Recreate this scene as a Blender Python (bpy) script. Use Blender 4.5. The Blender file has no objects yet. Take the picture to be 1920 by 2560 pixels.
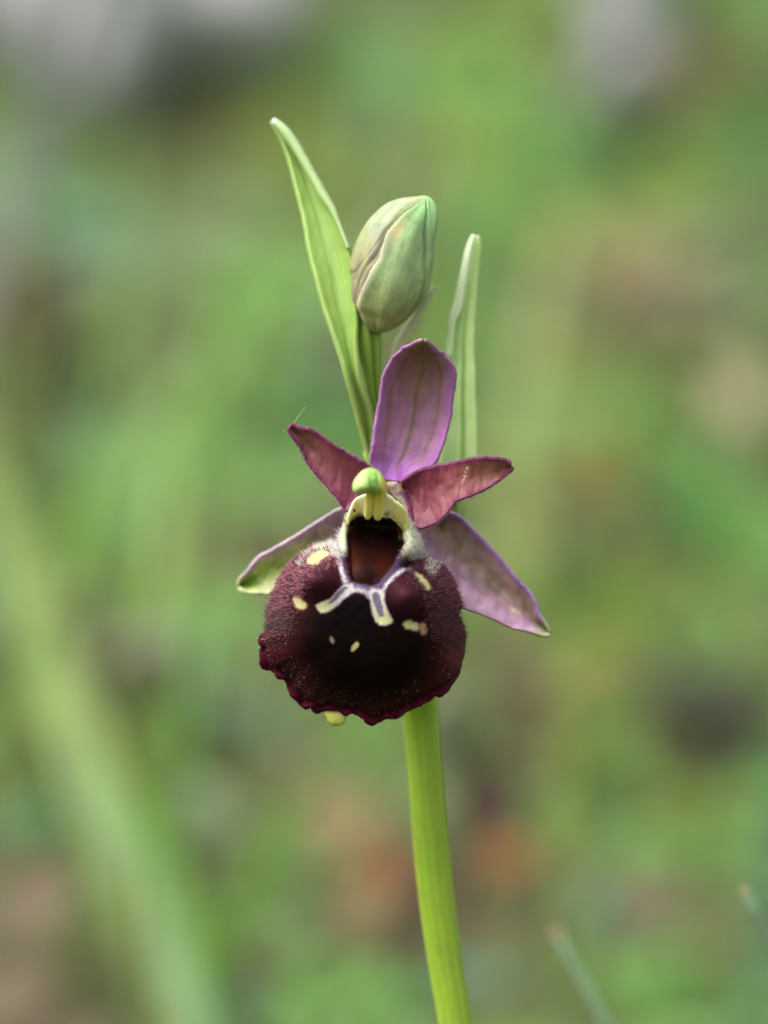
import bpy, math, random
import numpy as np
from mathutils import Vector, Matrix, Euler

random.seed(7)
rng = np.random.default_rng(11)
scene = bpy.context.scene
COL = scene.collection
R = math.radians

# ------------------------------------------------------------------ camera, light, exposure
D = 0.300            # camera to flower, metres (a macro lens at its working distance)
S = 2.5e-5           # metres per photograph pixel at the flower
Z0 = 0.120           # flower centre above the soil

cam_d = bpy.data.cameras.new("camera")
cam = bpy.data.objects.new("camera", cam_d)
COL.objects.link(cam)
cam.location = (0, -D, Z0)
cam.rotation_euler = (R(90), 0, 0)
cam_d.sensor_fit = 'VERTICAL'
cam_d.lens = 60
cam_d.sensor_height = 60 * (2560 * S) / D
cam_d.sensor_width = cam_d.sensor_height
cam_d.clip_start = 0.01
cam_d.clip_end = 500
cam_d.dof.use_dof = True
cam_d.dof.focus_distance = D - 0.0006
cam_d.dof.aperture_fstop = 4.6
scene.camera = cam

SUN_EL, SUN_AZ = 56, -52          # degrees; azimuth from the viewing direction (+Y), negative = left
world = bpy.data.worlds.new("World")
scene.world = world
world.use_nodes = True
wn = world.node_tree.nodes; wl = world.node_tree.links
bg = wn["Background"]
sky = wn.new("ShaderNodeTexSky")
sky.sky_type = 'NISHITA'
sky.sun_disc = False
sky.sun_elevation = R(SUN_EL)
sky.sun_rotation = R(SUN_AZ)
sky.dust_density = 4.0
sky.air_density = 1.0
hs = wn.new("ShaderNodeHueSaturation")
hs.inputs["Saturation"].default_value = 0.35     # thin cloud: a whitish sky
wl.new(sky.outputs[0], hs.inputs["Color"])
wl.new(hs.outputs[0], bg.inputs["Color"])
bg.inputs["Strength"].default_value = 0.15

sun_d = bpy.data.lights.new("sun", 'SUN')
sun_d.energy = 0.85
sun_d.angle = R(28)
sun_d.color = (1.0, 0.97, 0.925)
sun = bpy.data.objects.new("sun", sun_d)
COL.objects.link(sun)
sd = Vector((math.sin(R(SUN_AZ)) * math.cos(R(SUN_EL)), -0.55 * math.cos(R(SUN_EL)), math.sin(R(SUN_EL)))).normalized()
sky.sun_elevation = math.asin(sd.z)
sky.sun_rotation = math.atan2(sd.x, sd.y)
sun.rotation_euler = sd.to_track_quat('Z', 'Y').to_euler()
sun.location = (-0.4, -0.4, 1.0)

vs = scene.view_settings
vs.view_transform = 'Standard'
vs.look = 'None'
vs.gamma = 1.0
vs.use_curve_mapping = False
vs.exposure = 1.12
scene.render.engine = 'CYCLES'
scene.cycles.use_denoising = True
scene.cycles.max_bounces = 8
scene.cycles.transparent_max_bounces = 8
scene.cycles.caustics_reflective = False
scene.cycles.caustics_refractive = False
scene.cycles.sample_clamp_indirect = 4

# ------------------------------------------------------------------ helpers
def lin(c):
    c = np.asarray(c, float) / 255.0
    return np.where(c <= 0.04045, c / 12.92, ((c + 0.055) / 1.055) ** 2.4)

def sstep(a, b, x):
    t = np.clip((np.asarray(x, float) - a) / (b - a), 0, 1)
    return t * t * (3 - 2 * t)

def mixc(a, b, t):
    t = np.asarray(t)[..., None]
    return a * (1 - t) + b * t

_lat = rng.random((64, 64))
def vnoise(x, y):
    x = np.asarray(x, float); y = np.asarray(y, float)
    xi = np.floor(x).astype(int); yi = np.floor(y).astype(int)
    fx = x - xi; fy = y - yi
    fx = fx * fx * (3 - 2 * fx); fy = fy * fy * (3 - 2 * fy)
    a = _lat[xi % 64, yi % 64]; b = _lat[(xi + 1) % 64, yi % 64]
    c = _lat[xi % 64, (yi + 1) % 64]; d = _lat[(xi + 1) % 64, (yi + 1) % 64]
    return (a * (1 - fx) + b * fx) * (1 - fy) + (c * (1 - fx) + d * fx) * fy

def fbm(x, y, o=4):
    s = 0; a = 0.5; x = np.asarray(x, float); y = np.asarray(y, float)
    for k in range(o):
        s = s + a * vnoise(x + 17.3 * k, y - 9.1 * k); x = x * 2.03; y = y * 2.03; a *= 0.5
    return s

def P(px, py, y):
    """photo pixel + depth behind the flower plane (m) -> world"""
    px = np.asarray(px, float); py = np.asarray(py, float); y = np.asarray(y, float)
    k = (D + y) / D * S
    return np.stack(np.broadcast_arrays((px - 960) * k, y, Z0 + (1280 - py) * k), -1)

def zoom(x0, y0, s):
    return lambda pts: np.array([(x0 + s * a, y0 + s * b) for a, b in pts], float)

z1 = zoom(580, 1040, .4943)
z2 = zoom(640, 280, .3617)
z3 = zoom(680, 820, .3858)
z4 = zoom(820, 1140, .1899)
z5 = zoom(630, 1340, .3436)
zb = zoom(1050, 560, .3526)

def resample(pts, n, smooth=1):
    pts = np.asarray(pts, float)
    for _ in range(smooth):          # Chaikin
        q = pts[:-1] * .75 + pts[1:] * .25; r = pts[:-1] * .25 + pts[1:] * .75
        pts = np.concatenate([pts[:1], np.stack([q, r], 1).reshape(-1, 2), pts[-1:]])
    d = np.r_[0, np.cumsum(np.hypot(*np.diff(pts, axis=0).T))]
    t = np.linspace(0, d[-1], n)
    return np.stack([np.interp(t, d, pts[:, 0]), np.interp(t, d, pts[:, 1])], -1)

def link(o, parent=None):
    COL.objects.link(o)
    if parent is not None:
        o.parent = parent
        o.matrix_parent_inverse = parent.matrix_world.inverted() if parent.parent is None else Matrix.Identity(4)
    return o

def mesh_obj(name, verts, faces, mat, parent=None, col=None, uv=None, smooth=True):
    me = bpy.data.meshes.new(name)
    verts = np.asarray(verts, np.float32).reshape(-1, 3)
    me.from_pydata(verts.tolist(), [], [tuple(int(i) for i in f) for f in faces])
    me.update()
    if smooth:
        me.polygons.foreach_set("use_smooth", np.ones(len(me.polygons), bool))
    if col is not None:
        at = me.color_attributes.new("Col", 'FLOAT_COLOR', 'POINT')
        c = np.ones((len(verts), 4), np.float32); c[:, :3] = np.asarray(col).reshape(-1, 3)
        at.data.foreach_set("color", c.ravel())
    if uv is not None:
        l = me.uv_layers.new(name="UVMap")
        vi = np.empty(len(me.loops), np.int32); me.loops.foreach_get("vertex_index", vi)
        l.data.foreach_set("uv", np.asarray(uv, np.float32).reshape(-1, 2)[vi].ravel())
    me.materials.append(mat)
    o = bpy.data.objects.new(name, me)
    return link(o, parent)

def grid_faces(n, m, wrap=False):
    i, j = np.meshgrid(np.arange(n - 1), np.arange(m if wrap else m - 1), indexing='ij')
    a = i * m + j; b = i * m + (j + 1) % m
    return np.stack([a, b, b + m, a + m], -1).reshape(-1, 4)

def tag(o, label, cat, group=None, kind=None):
    o["label"] = label
    if cat: o["category"] = cat
    if group: o["group"] = group
    if kind: o["kind"] = kind
    return o

def empty(name, loc=(0, 0, 0), rot=(0, 0, 0)):
    o = bpy.data.objects.new(name, None)
    o.empty_display_size = 0.005
    o.location = loc; o.rotation_euler = rot
    COL.objects.link(o)
    return o

def solidify(o, t, offset=0.0):
    m = o.modifiers.new("thickness", 'SOLIDIFY')
    m.thickness = t; m.offset = offset; m.use_even_offset = False
    return o

def new_mat(name):
    m = bpy.data.materials.new(name); m.use_nodes = True
    return m, m.node_tree.nodes, m.node_tree.links, m.node_tree.nodes["Principled BSDF"]

def attr_mat(name, rough=.5, sss=.25, sscale=.0006, spec=.4, bump=.15, bscale=9000, speck=0.0, speck_scale=16000,
             vary=.12, stretch=None, sheen=0.0, coat=0.0):
    """colour of its own from the 'Col' attribute, broken up by noise, with cell relief"""
    m, N, L, p = new_mat(name)
    a = N.new("ShaderNodeAttribute"); a.attribute_name = "Col"
    tc = N.new("ShaderNodeTexCoord")
    src = tc.outputs["Object"]
    no = N.new("ShaderNodeTexNoise"); no.inputs["Scale"].default_value = bscale * .12; no.inputs["Detail"].default_value = 5
    L.new(src, no.inputs["Vector"])
    mr = N.new("ShaderNodeMapRange"); mr.inputs[1].default_value = .3; mr.inputs[2].default_value = .7
    mr.inputs[3].default_value = 1 - vary; mr.inputs[4].default_value = 1 + vary
    L.new(no.outputs["Fac"], mr.inputs[0])
    mu = N.new("ShaderNodeVectorMath"); mu.operation = 'SCALE'
    L.new(a.outputs["Color"], mu.inputs[0]); L.new(mr.outputs[0], mu.inputs["Scale"])
    col = mu.outputs[0]
    if speck:  # pale specks paint the sparkle of cells and hairs into the colour
        sn = N.new("ShaderNodeTexNoise"); sn.inputs["Scale"].default_value = speck_scale; sn.inputs["Detail"].default_value = 1
        L.new(src, sn.inputs["Vector"])
        sr = N.new("ShaderNodeMapRange"); sr.inputs[1].default_value = .66; sr.inputs[2].default_value = .74
        sr.inputs[4].default_value = speck
        L.new(sn.outputs["Fac"], sr.inputs[0])
        mx = N.new("ShaderNodeMix"); mx.data_type = 'RGBA'
        L.new(sr.outputs[0], mx.inputs[0]); L.new(col, mx.inputs[6]); mx.inputs[7].default_value = (.75, .7, .62, 1)
        col = mx.outputs[2]
    L.new(col, p.inputs["Base Color"])
    p.inputs["Roughness"].default_value = rough
    p.inputs["Specular IOR Level"].default_value = spec
    p.inputs["Subsurface Weight"].default_value = sss
    p.inputs["Subsurface Radius"].default_value = (1.0, .8, .45)
    p.inputs["Subsurface Scale"].default_value = sscale
    p.inputs["Sheen Weight"].default_value = sheen
    p.inputs["Coat Weight"].default_value = coat
    p.inputs["Coat Roughness"].default_value = .15
    if bump:
        b = N.new("ShaderNodeBump"); b.inputs["Strength"].default_value = bump; b.inputs["Distance"].default_value = .0001
        bn = N.new("ShaderNodeTexNoise"); bn.inputs["Detail"].default_value = 2
        if stretch:
            mp = N.new("ShaderNodeMapping"); mp.inputs["Scale"].default_value = stretch
            L.new(tc.outputs["UV"], mp.inputs["Vector"]); L.new(mp.outputs[0], bn.inputs["Vector"])
            bn.inputs["Scale"].default_value = 1.0
        else:
            L.new(src, bn.inputs["Vector"]); bn.inputs["Scale"].default_value = bscale
        L.new(bn.outputs["Fac"], b.inputs["Height"]); L.new(b.outputs[0], p.inputs["Normal"])
    return m

def leaf_mat(name, rgb, rough=.5, trans=.3, vary=.25, scale=120, dark=None):
    """thin leaf: reflects and lets light through; blotchy in its own colour"""
    m, N, L, p = new_mat(name)
    c = lin(rgb); dk = lin(dark) if dark is not None else c * .55
    tc = N.new("ShaderNodeTexCoord"); oi = N.new("ShaderNodeObjectInfo")
    no = N.new("ShaderNodeTexNoise"); no.inputs["Scale"].default_value = scale; no.inputs["Detail"].default_value = 4
    L.new(tc.outputs["Object"], no.inputs["Vector"])
    mr = N.new("ShaderNodeMapRange"); mr.inputs[1].default_value = .35; mr.inputs[2].default_value = .75
    mr.inputs[4].default_value = .8
    L.new(no.outputs["Fac"], mr.inputs[0])
    mx = N.new("ShaderNodeMix"); mx.data_type = 'RGBA'
    mx.inputs[6].default_value = (*c, 1); mx.inputs[7].default_value = (*dk, 1)
    L.new(mr.outputs[0], mx.inputs[0])
    rr = N.new("ShaderNodeMapRange"); rr.inputs[3].default_value = 1 - vary; rr.inputs[4].default_value = 1 + vary
    L.new(oi.outputs["Random"], rr.inputs[0])
    mu = N.new("ShaderNodeVectorMath"); mu.operation = 'SCALE'
    L.new(mx.outputs[2], mu.inputs[0]); L.new(rr.outputs[0], mu.inputs["Scale"])
    L.new(mu.outputs[0], p.inputs["Base Color"])
    p.inputs["Roughness"].default_value = rough
    p.inputs["Specular IOR Level"].default_value = .35
    tr = N.new("ShaderNodeBsdfTranslucent"); L.new(mu.outputs[0], tr.inputs["Color"])
    ms = N.new("ShaderNodeMixShader"); ms.inputs[0].default_value = trans
    L.new(p.outputs[0], ms.inputs[1]); L.new(tr.outputs[0], ms.inputs[2])
    L.new(ms.outputs[0], N["Material Output"].inputs["Surface"])
    return m

# ------------------------------------------------------------------ the setting: a grassy bank
def ground_z(x, y):
    x = np.asarray(x, float); y = np.asarray(y, float)
    up = .58 * np.clip(y - .02, 0, None)
    z = np.where(up < .55, up, .55 + .35 * (1 - np.exp(-(up - .55) / .35)))
    z = np.minimum(z, .9) + np.clip(y - 3, 0, None) * .01
    near = np.exp(-(x ** 2 + y ** 2) / .6)
    z = z + near * (.016 * (fbm(x * 14 + 5, y * 14 + 3) - .47) + .005 * (fbm(x * 70, y * 70) - .47))
    return z - .01 * np.clip(-y, 0, 3)

def axis(fine, step, far, grow):
    a = list(np.arange(0, fine, step)); s = step
    while a[-1] < far:
        s *= grow; a.append(a[-1] + s)
    return np.array(a)
ax = axis(.30, .006, 120, 1.25); gx = np.r_[-ax[:0:-1], ax]
ay = axis(.80, .007, 160, 1.25); by = axis(.02, .02, 60, 1.35); gy = np.r_[-by[:0:-1], ay]
GX, GY = np.meshgrid(gx, gy, indexing='ij')
gm, N, L, p = new_mat("soil_and_moss")
tc = N.new("ShaderNodeTexCoord")
n1 = N.new("ShaderNodeTexNoise"); n1.inputs["Scale"].default_value = 34; n1.inputs["Detail"].default_value = 6
n2 = N.new("ShaderNodeTexNoise"); n2.inputs["Scale"].default_value = 260; n2.inputs["Detail"].default_value = 5
L.new(tc.outputs["Object"], n1.inputs["Vector"]); L.new(tc.outputs["Object"], n2.inputs["Vector"])
cr = N.new("ShaderNodeValToRGB")
e = cr.color_ramp.elements
e[0].position = .36; e[0].color = (*lin((78, 66, 44)), 1)
e[1].position = .62; e[1].color = (*lin((80, 110, 46)), 1)
x_ = e.new(.5); x_.color = (*lin((86, 88, 48)), 1)
L.new(n1.outputs["Fac"], cr.inputs[0])
mm = N.new("ShaderNodeMix"); mm.data_type = 'RGBA'; mm.blend_type = 'MULTIPLY'; mm.inputs[0].default_value = .7
c2 = N.new("ShaderNodeValToRGB"); c2.color_ramp.elements[0].position = .3; c2.color_ramp.elements[0].color = (.45, .45, .45, 1)
c2.color_ramp.elements[1].position = .7
L.new(n2.outputs["Fac"], c2.inputs[0])
L.new(cr.outputs[0], mm.inputs[6]); L.new(c2.outputs[0], mm.inputs[7]); L.new(mm.outputs[2], p.inputs["Base Color"])
p.inputs["Roughness"].default_value = .95
bp = N.new("ShaderNodeBump"); bp.inputs["Strength"].default_value = .6; bp.inputs["Distance"].default_value = .003
L.new(n2.outputs["Fac"], bp.inputs["Height"]); L.new(bp.outputs[0], p.inputs["Normal"])
ground = mesh_obj("ground", np.stack([GX, GY, ground_z(GX, GY)], -1), grid_faces(len(gx), len(gy)), gm)
tag(ground, "mossy soil bank rising behind the orchid", None, kind="structure")

def at_ground(px, py, lift=0.0):
    """where the line of sight through that part of the photo meets the bank"""
    d = P(px, py, 0.0) - np.array([0, -D, Z0])
    t = np.linspace(1.2, 6, 2000)
    q = np.array([0, -D, Z0]) + d * t[:, None]
    h = q[:, 2] - ground_z(q[:, 0], q[:, 1]) - lift
    k = np.argmax(h < 0) if (h < 0).any() else len(t) - 1
    return Vector((q[k, 0], q[k, 1], float(ground_z(q[k, 0], q[k, 1]))))

# grass and moss blades on the bank: nobody could count them
def grass(name, n, label, cols, hmin, hmax, wid, ymin, ymax, xmax):
    x = rng.uniform(-xmax, xmax, n); y = rng.uniform(ymin, ymax, n)
    z = ground_z(x, y)
    h = rng.uniform(hmin, hmax, n); w = wid * rng.uniform(.6, 1.3, n)
    az = rng.uniform(0, 2 * np.pi, n); lean = rng.uniform(.1, .8, n)
    dx = np.cos(az) * lean; dy = np.sin(az) * lean - .25
    sx = -np.sin(az); sy = np.cos(az)
    V = np.zeros((n, 7, 3)); 
    for k, t in enumerate((0, .4, .75)):
        cx = x + dx * h * t * t; cy = y + dy * h * t * t; cz = z - .002 + h * t * (1 - .25 * lean * t)
        ww = w * (1 - .5 * t) * .5
        V[:, 2 * k] = np.stack([cx - sx * ww, cy - sy * ww, cz], -1)
        V[:, 2 * k + 1] = np.stack([cx + sx * ww, cy + sy * ww, cz], -1)
    V[:, 6] = np.stack([x + dx * h, y + dy * h, z + h * (1 - .25 * lean)], -1)
    b = np.arange(n)[:, None] * 7
    F = np.concatenate([b + [0, 1, 3, 2], b + [2, 3, 5, 4]])
    T = b + [4, 5, 6]
    ci = rng.integers(0, len(cols), n)
    C = lin(np.array(cols, float))[ci] * rng.uniform(.75, 1.25, (n, 1))
    C = np.repeat(C[:, None], 7, 1)
    m, N, L, p = new_mat(name + "_blade")
    a = N.new("ShaderNodeAttribute"); a.attribute_name = "Col"
    L.new(a.outputs[0], p.inputs["Base Color"]); p.inputs["Roughness"].default_value = .5
    tr = N.new("ShaderNodeBsdfTranslucent"); L.new(a.outputs[0], tr.inputs["Color"])
    ms = N.new("ShaderNodeMixShader"); ms.inputs[0].default_value = .3
    L.new(p.outputs[0], ms.inputs[1]); L.new(tr.outputs[0], ms.inputs[2]); L.new(ms.outputs[0], N["Material Output"].inputs[0])
    o = mesh_obj(name, V.reshape(-1, 3), F.tolist() + T.tolist(), m, col=C.reshape(-1, 3))
    tag(o, label, None, kind="stuff")
    return o
grass("grass", 7600, "short green grass and moss growing over the bank", [(122, 156, 78), (112, 152, 74), (134, 158, 86), (106, 140, 86), (142, 156, 88)],
      .004, .011, .0020, .03, .80, .28)
grass("dry_grass", 900, "dry straw and dead grass scattered through the green", [(168, 156, 128), (150, 132, 100), (160, 152, 132)],
      .004, .012, .0014, .03, .80, .28)

grass("tall_grass", 560, "tall thin blurred grass leaning over the bank", [(144, 176, 86), (118, 166, 80), (114, 158, 122), (154, 164, 92), (128, 174, 80)],
      .02, .055, .0028, .13, .62, .16)
# ------------------------------------------------------------------ background plants, dead leaves, stones
def leaf_mesh(name, length_w, fold=.12, droop=.25, wavy=.03, n=9, m=5, tip=1.0, seed=0):
    """unit-length leaf along +X, a little folded along its midrib and drooping"""
    v = np.linspace(0, 1, n)[:, None]; u = np.linspace(-1, 1, m)[None]
    prof = np.sin(np.pi * np.clip(v, 0, 1) ** tip) ** .75 * length_w * .5 + .02 * (1 - v)
    X = v + 0 * u; Y = u * prof
    Z = np.abs(u) * prof * fold * 2 - droop * v ** 2 + .3 * v + wavy * np.sin(v * 9 + u * 2 + seed)
    me = bpy.data.meshes.new(name)
    me.from_pydata(np.stack([X, Y, Z], -1).reshape(-1, 3).tolist(), [], grid_faces(n, m).tolist())
    me.polygons.foreach_set("use_smooth", np.ones(len(me.polygons), bool)); me.update()
    return me
SHAPES = {"oval": leaf_mesh("leaf_oval", .62), "lance": leaf_mesh("leaf_lance", .36, droop=.35, seed=2),
          "round": leaf_mesh("leaf_round", .95, fold=.06, droop=.2, seed=4)}

KG = 1.0
def kmat(name, rgb, **k): return leaf_mat(name, np.array(rgb) * KG, **k)
KIND = {   # name: (colour of the leaves, leaf shape, label)
 "bright":  ((132, 182, 92), "round", "bright fresh green leafy plant on the bank"),
 "mid":     ((126, 168, 88), "oval", "mid green leafy plant on the bank"),
 "deep":    ((84, 150, 62), "oval", "deep green leafy plant on the bank"),
 "lime":    ((146, 182, 76), "lance", "yellow green leafy plant on the bank"),
 "blue":    ((118, 162, 134), "lance", "blue green leafy plant on the bank"),
 "pale":    ((158, 176, 134), "oval", "pale grey green leafy plant on the bank"),
 "olive":   ((112, 134, 44), "oval", "dull olive leafy plant on the bank"),
 "straw":   ((146, 156, 72), "lance", "straw green narrow leaved plant on the bank"),
 "dusk":    ((64, 66, 36), "round", "very dark olive leafy plant on the bank"),
}
KMATS = {k: kmat(k + "_leaf", v[0]) for k, v in KIND.items()}
_made = {}
def plant(kind, px, py, rad, n=11, lift=0.006):
    """rad in photo pixels as seen from the front"""
    pos = at_ground(px, py + .35 * rad, lift)
    k = (D + pos.y) / D * S
    r = rad * k * 1.12
    root = empty("leafy_plant", pos, (R(42 + random.uniform(-8, 8)), 0, random.uniform(-.3, .3)))
    bpy.context.view_layer.update()
    tag(root, KIND[kind][2], "plant", kind + " leafy plants on the bank")
    me = SHAPES[KIND[kind][1]]
    key = (kind,)
    if key not in _made:
        me2 = me.copy(); me2.materials.clear(); me2.materials.append(KMATS[kind]); _made[key] = me2
    a0 = random.uniform(0, 6.28)
    for i in range(n):
        o = bpy.data.objects.new("leaf", _made[key])
        COL.objects.link(o); o.parent = root
        ring = i % 2
        ln = r * random.uniform(.85, 1.15) * (1.0 if ring == 0 else .7)
        a = a0 + i * 2.399
        o.scale = (ln, ln * random.uniform(.85, 1.2), ln)
        o.rotation_euler = (random.uniform(-.25, .25), -(.12 + .4 * ring) + random.uniform(-.1, .1), a)
        o.location = (0, 0, -.001)
    return root

#        kind      px    py   rad
PL = [("blue", 30, 330, 170), ("pale", 60, 560, 150), 
      ("pale", 640, 430, 120), ("pale", 450, 520, 170), ("blue", 250, 470, 160), ("blue", 130, 420, 150), ("bright", 690, 590, 190), ("blue", 260, 960, 170), ("mid", 640, 800, 200), ("deep", 810, 860, 170),
      ("pale", 460, 760, 150), ("mid", 480, 1010, 180), ("blue", 350, 1140, 160), ("mid", 650, 1080, 180), ("bright", 250, 1190, 150),
      ("straw", 700, 230, 150), ("mid", 820, 60, 150), ("bright", 960, 60, 160), ("bright", 1120, 90, 180), ("lime", 1230, 230, 150),
      ("bright", 1340, 160, 130), ("deep", 1420, 270, 110), ("lime", 860, 330, 170), ("lime", 1330, 410, 170), ("straw", 1240, 600, 150), ("straw", 1330, 720, 150),
      ("straw", 1180, 420, 120), ("lime", 1760, 280, 170), ("deep", 1900, 210, 120), ("lime", 1700, 420, 150), ("mid", 1880, 380, 110),
      ("pale", 1620, 470, 120), ("lime", 1180, 780, 150), ("straw", 1450, 790, 140), ("mid", 1500, 900, 150), ("mid", 1330, 960, 160), ("pale", 1740, 640, 120), ("dusk", 1900, 680, 130),
      ("bright", 1640, 970, 140), ("deep", 1740, 1100, 170), ("deep", 1850, 1190, 150), ("mid", 1890, 1090, 130), ("mid", 1240, 1330, 150), ("mid", 1330, 1200, 130),
      ("olive", 1560, 1330, 170), ("lime", 1560, 1500, 190), ("mid", 1780, 1400, 170), ("olive", 1440, 1440, 150), ("dusk", 1740, 1600, 200), ("dusk", 1870, 1720, 170), ("olive", 1890, 1500, 120), ("dusk", 1270, 1800, 120),
      ("lime", 1490, 1680, 150), ("bright", 1390, 1890, 120), ("mid", 1560, 1800, 140), ("olive", 1700, 1830, 120), ("bright", 1630, 1980, 140),
      ("mid", 1840, 1960, 150), ("bright", 1900, 1840, 100), ("blue", 1450, 2120, 130), ("mid", 1520, 2260, 150), ("bright", 1680, 2290, 150),
      ("bright", 1330, 2480, 150), ("bright", 1210, 2500, 120), ("mid", 1780, 2440, 140), ("olive", 1850, 2260, 110), ("mid", 1600, 2480, 140), ("blue", 1180, 2270, 120), ("pale", 1160, 1800, 120),
      ("mid", 520, 1380, 170), ("blue", 430, 1500, 150), ("dusk", 220, 1500, 140), ("dusk", 230, 1690, 150), ("dusk", 60, 610, 170, 11, .006), ("dusk", 230, 810, 110), ("olive", 110, 1480, 110), ("pale", 90, 1330, 130),
      ("blue", 560, 1640, 150), ("pale", 520, 1900, 150), ("blue", 40, 1880, 140), ("mid", 690, 1980, 140), ("mid", 620, 2130, 160),
      ("deep", 430, 2180, 130), ("blue", 560, 2330, 160), ("bright", 830, 2290, 140), ("mid", 900, 2450, 140), ("mid", 720, 2420, 130), ("bright", 1000, 2330, 120), ("olive", 640, 2540, 120),
      ("mid", 1060, 1260, 140), ("mid", 980, 1000, 160), ("mid", 900, 560, 150), ("straw", 1150, 980, 150), ("straw", 1260, 1140, 120), ("straw", 1640, 760, 120), ("lime", 1500, 480, 130), ("straw", 1760, 800, 130),
      ("mid", -150, 300, 190), ("bright", -160, 1000, 190), ("mid", -170, 1700, 190), ("mid", 2080, 600, 190), ("bright", 2090, 1200, 190), ("deep", 2080, 1800, 180), ("mid", 2070, 2350, 180),
      ("mid", 600, -90, 190), ("lime", 1300, -80, 180), ("mid", 1900, -80, 190), ("olive", 60, -90, 190)]
for a in PL:
    plant(*a)

DEAD = {"tan": ((152, 136, 90), "tan dead leaf lying curled on the bank"), "rust": ((140, 92, 50), "rusty orange dead leaf lying on the bank"),
        "brown": ((72, 52, 34), "dark brown dead leaf lying on the bank"), "cream": ((166, 160, 120), "bleached cream dead leaf lying on the bank"),
        "mauve": ((112, 98, 76), "dull reddish brown dead leaf lying on the bank"), "ochre": ((146, 122, 62), "ochre yellow dead leaf lying on the bank")}
DM = {k: kmat(k + "_dead_leaf", v[0], trans=.15, rough=.75, dark=np.array(v[0]) * .62) for k, v in DEAD.items()}
dead_me = {}
for k in DEAD:
    me = leaf_mesh("dead_leaf_" + k, .62, fold=.25, droop=.1, wavy=.07, n=13, m=7, seed=len(k))
    me.materials.append(DM[k]); dead_me[k] = me
def dead(kind, px, py, rad, ang=0.0):
    pos = at_ground(px, py, .012)
    k = (D + pos.y) / D * S
    o = bpy.data.objects.new("dead_leaf", dead_me[kind]); COL.objects.link(o)
    ln = rad * 1.6 * k
    rot = Euler((R(44 + random.uniform(-8, 8)), 0, 0)).to_matrix() @ Euler((0, 0, R(ang))).to_matrix()
    o.rotation_euler = rot.to_euler()
    o.scale = (ln, ln * 1.15, ln * .8)
    o.location = pos + Vector((0, -.004, .008)) - rot @ Vector((ln * .5, 0, 0))
    tag(o, DEAD[kind][1], "dead leaf", kind + " dead leaves on the bank")
    return o
for a in [("tan", 1130, 330, 130, -40), ("tan", 1570, 590, 160, -20), ("mauve", 1640, 700, 110, -10), ("brown", 1790, 500, 110, 20),
          ("rust", 1910, 830, 110, 100), ("cream", 1840, 920, 130, 120), ("brown", 1800, 40, 130, 10), ("ochre", 1720, 130, 100, 40), ("ochre", 1480, 1080, 130, 80),
          ("rust", 1450, 1140, 90, 60), ("brown", 70, 690, 190, 70), ("brown", 60, 800, 150, 40), ("brown", 60, 1010, 100, 30), ("mauve", 110, 1420, 110, 70),
          ("rust", 950, 2090, 130, 110), ("tan", 850, 1980, 150, 70), ("tan", 900, 2180, 110, 80), ("mauve", 780, 1850, 120, 20), ("brown", 1320, 1730, 170, 35), ("brown", 1220, 1920, 160, 80),
          ("rust", 1265, 2050, 100, 60), ("mauve", 1620, 2150, 130, 10), ("mauve", 90, 2180, 190, 60), ("mauve", 40, 2400, 170, 30), ("mauve", 200, 2500, 130, 60), 
          ("mauve", 1290, 1570, 110, 10), ("tan", 1390, 1640, 90, -20), ("tan", 1290, 1300, 90, 0), ("ochre", 480, 2530, 100, 0), ("tan", 1830, 700, 100, 0), ("ochre", 1500, 1560, 70, -20)]:
    dead(*a)

sm, N, L, p = new_mat("pale_limestone")
tc = N.new("ShaderNodeTexCoord"); n1 = N.new("ShaderNodeTexNoise"); n1.inputs["Scale"].default_value = 140; n1.inputs["Detail"].default_value = 7
L.new(tc.outputs["Object"], n1.inputs["Vector"])
cr = N.new("ShaderNodeValToRGB"); cr.color_ramp.elements[0].position = .3; cr.color_ramp.elements[0].color = (*lin((138, 134, 130)), 1)
cr.color_ramp.elements[1].position = .7; cr.color_ramp.elements[1].color = (*lin((180, 180, 184)), 1)
L.new(n1.outputs["Fac"], cr.inputs[0]); L.new(cr.outputs[0], p.inputs["Base Color"]); p.inputs["Roughness"].default_value = .9
sm2 = sm.copy(); sm2.name = "dull_stone"
for nd in sm2.node_tree.nodes:
    if nd.type == 'VALTORGB':
        nd.color_ramp.elements[0].color = (*lin((118, 112, 96)), 1); nd.color_ramp.elements[1].color = (*lin((152, 146, 128)), 1)
def stone(px, py, w, h, label, lift=.004, mat=None):
    pos = at_ground(px, py)
    k = (D + pos.y) / D * S
    import bmesh
    bm = bmesh.new(); bmesh.ops.create_icosphere(bm, subdivisions=3, radius=1)
    sd_ = random.uniform(0, 40)
    for v in bm.verts:
        q = v.co.copy()
        f = 1 + .5 * (float(fbm(q.x * 1.6 + sd_, q.y * 1.6 + q.z * 2.1 + sd_)) - .47)
        q = Vector([math.copysign(abs(c) ** .8, c) for c in q]) * f
        v.co = q
    me = bpy.data.meshes.new("stone"); bm.to_mesh(me); bm.free(); me.materials.append(mat or sm)
    me.polygons.foreach_set("use_smooth", np.ones(len(me.polygons), bool))
    o = bpy.data.objects.new("stone", me); COL.objects.link(o)
    o.scale = (w * k, .012, h * k); o.location = pos + Vector((0, 0, lift + .35 * h * k))
    o.rotation_euler = (R(-30), R(random.uniform(-15, 15)), R(random.uniform(-20, 20)))
    return tag(o, label, "stone")
stone(10, 140, 200, 190, "large pale bluish grey stone at the top of the bank")
stone(240, 300, 150, 230, "tall pinkish grey stone between blue green plants")
stone(590, 190, 190, 150, "broad pale grey stone above a tan dead leaf")
stone(1570, 170, 80, 190, "upright pale grey stone beside a dark brown leaf")
stone(1560, 360, 110, 80, "low cream grey stone above a tan dead leaf")
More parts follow.
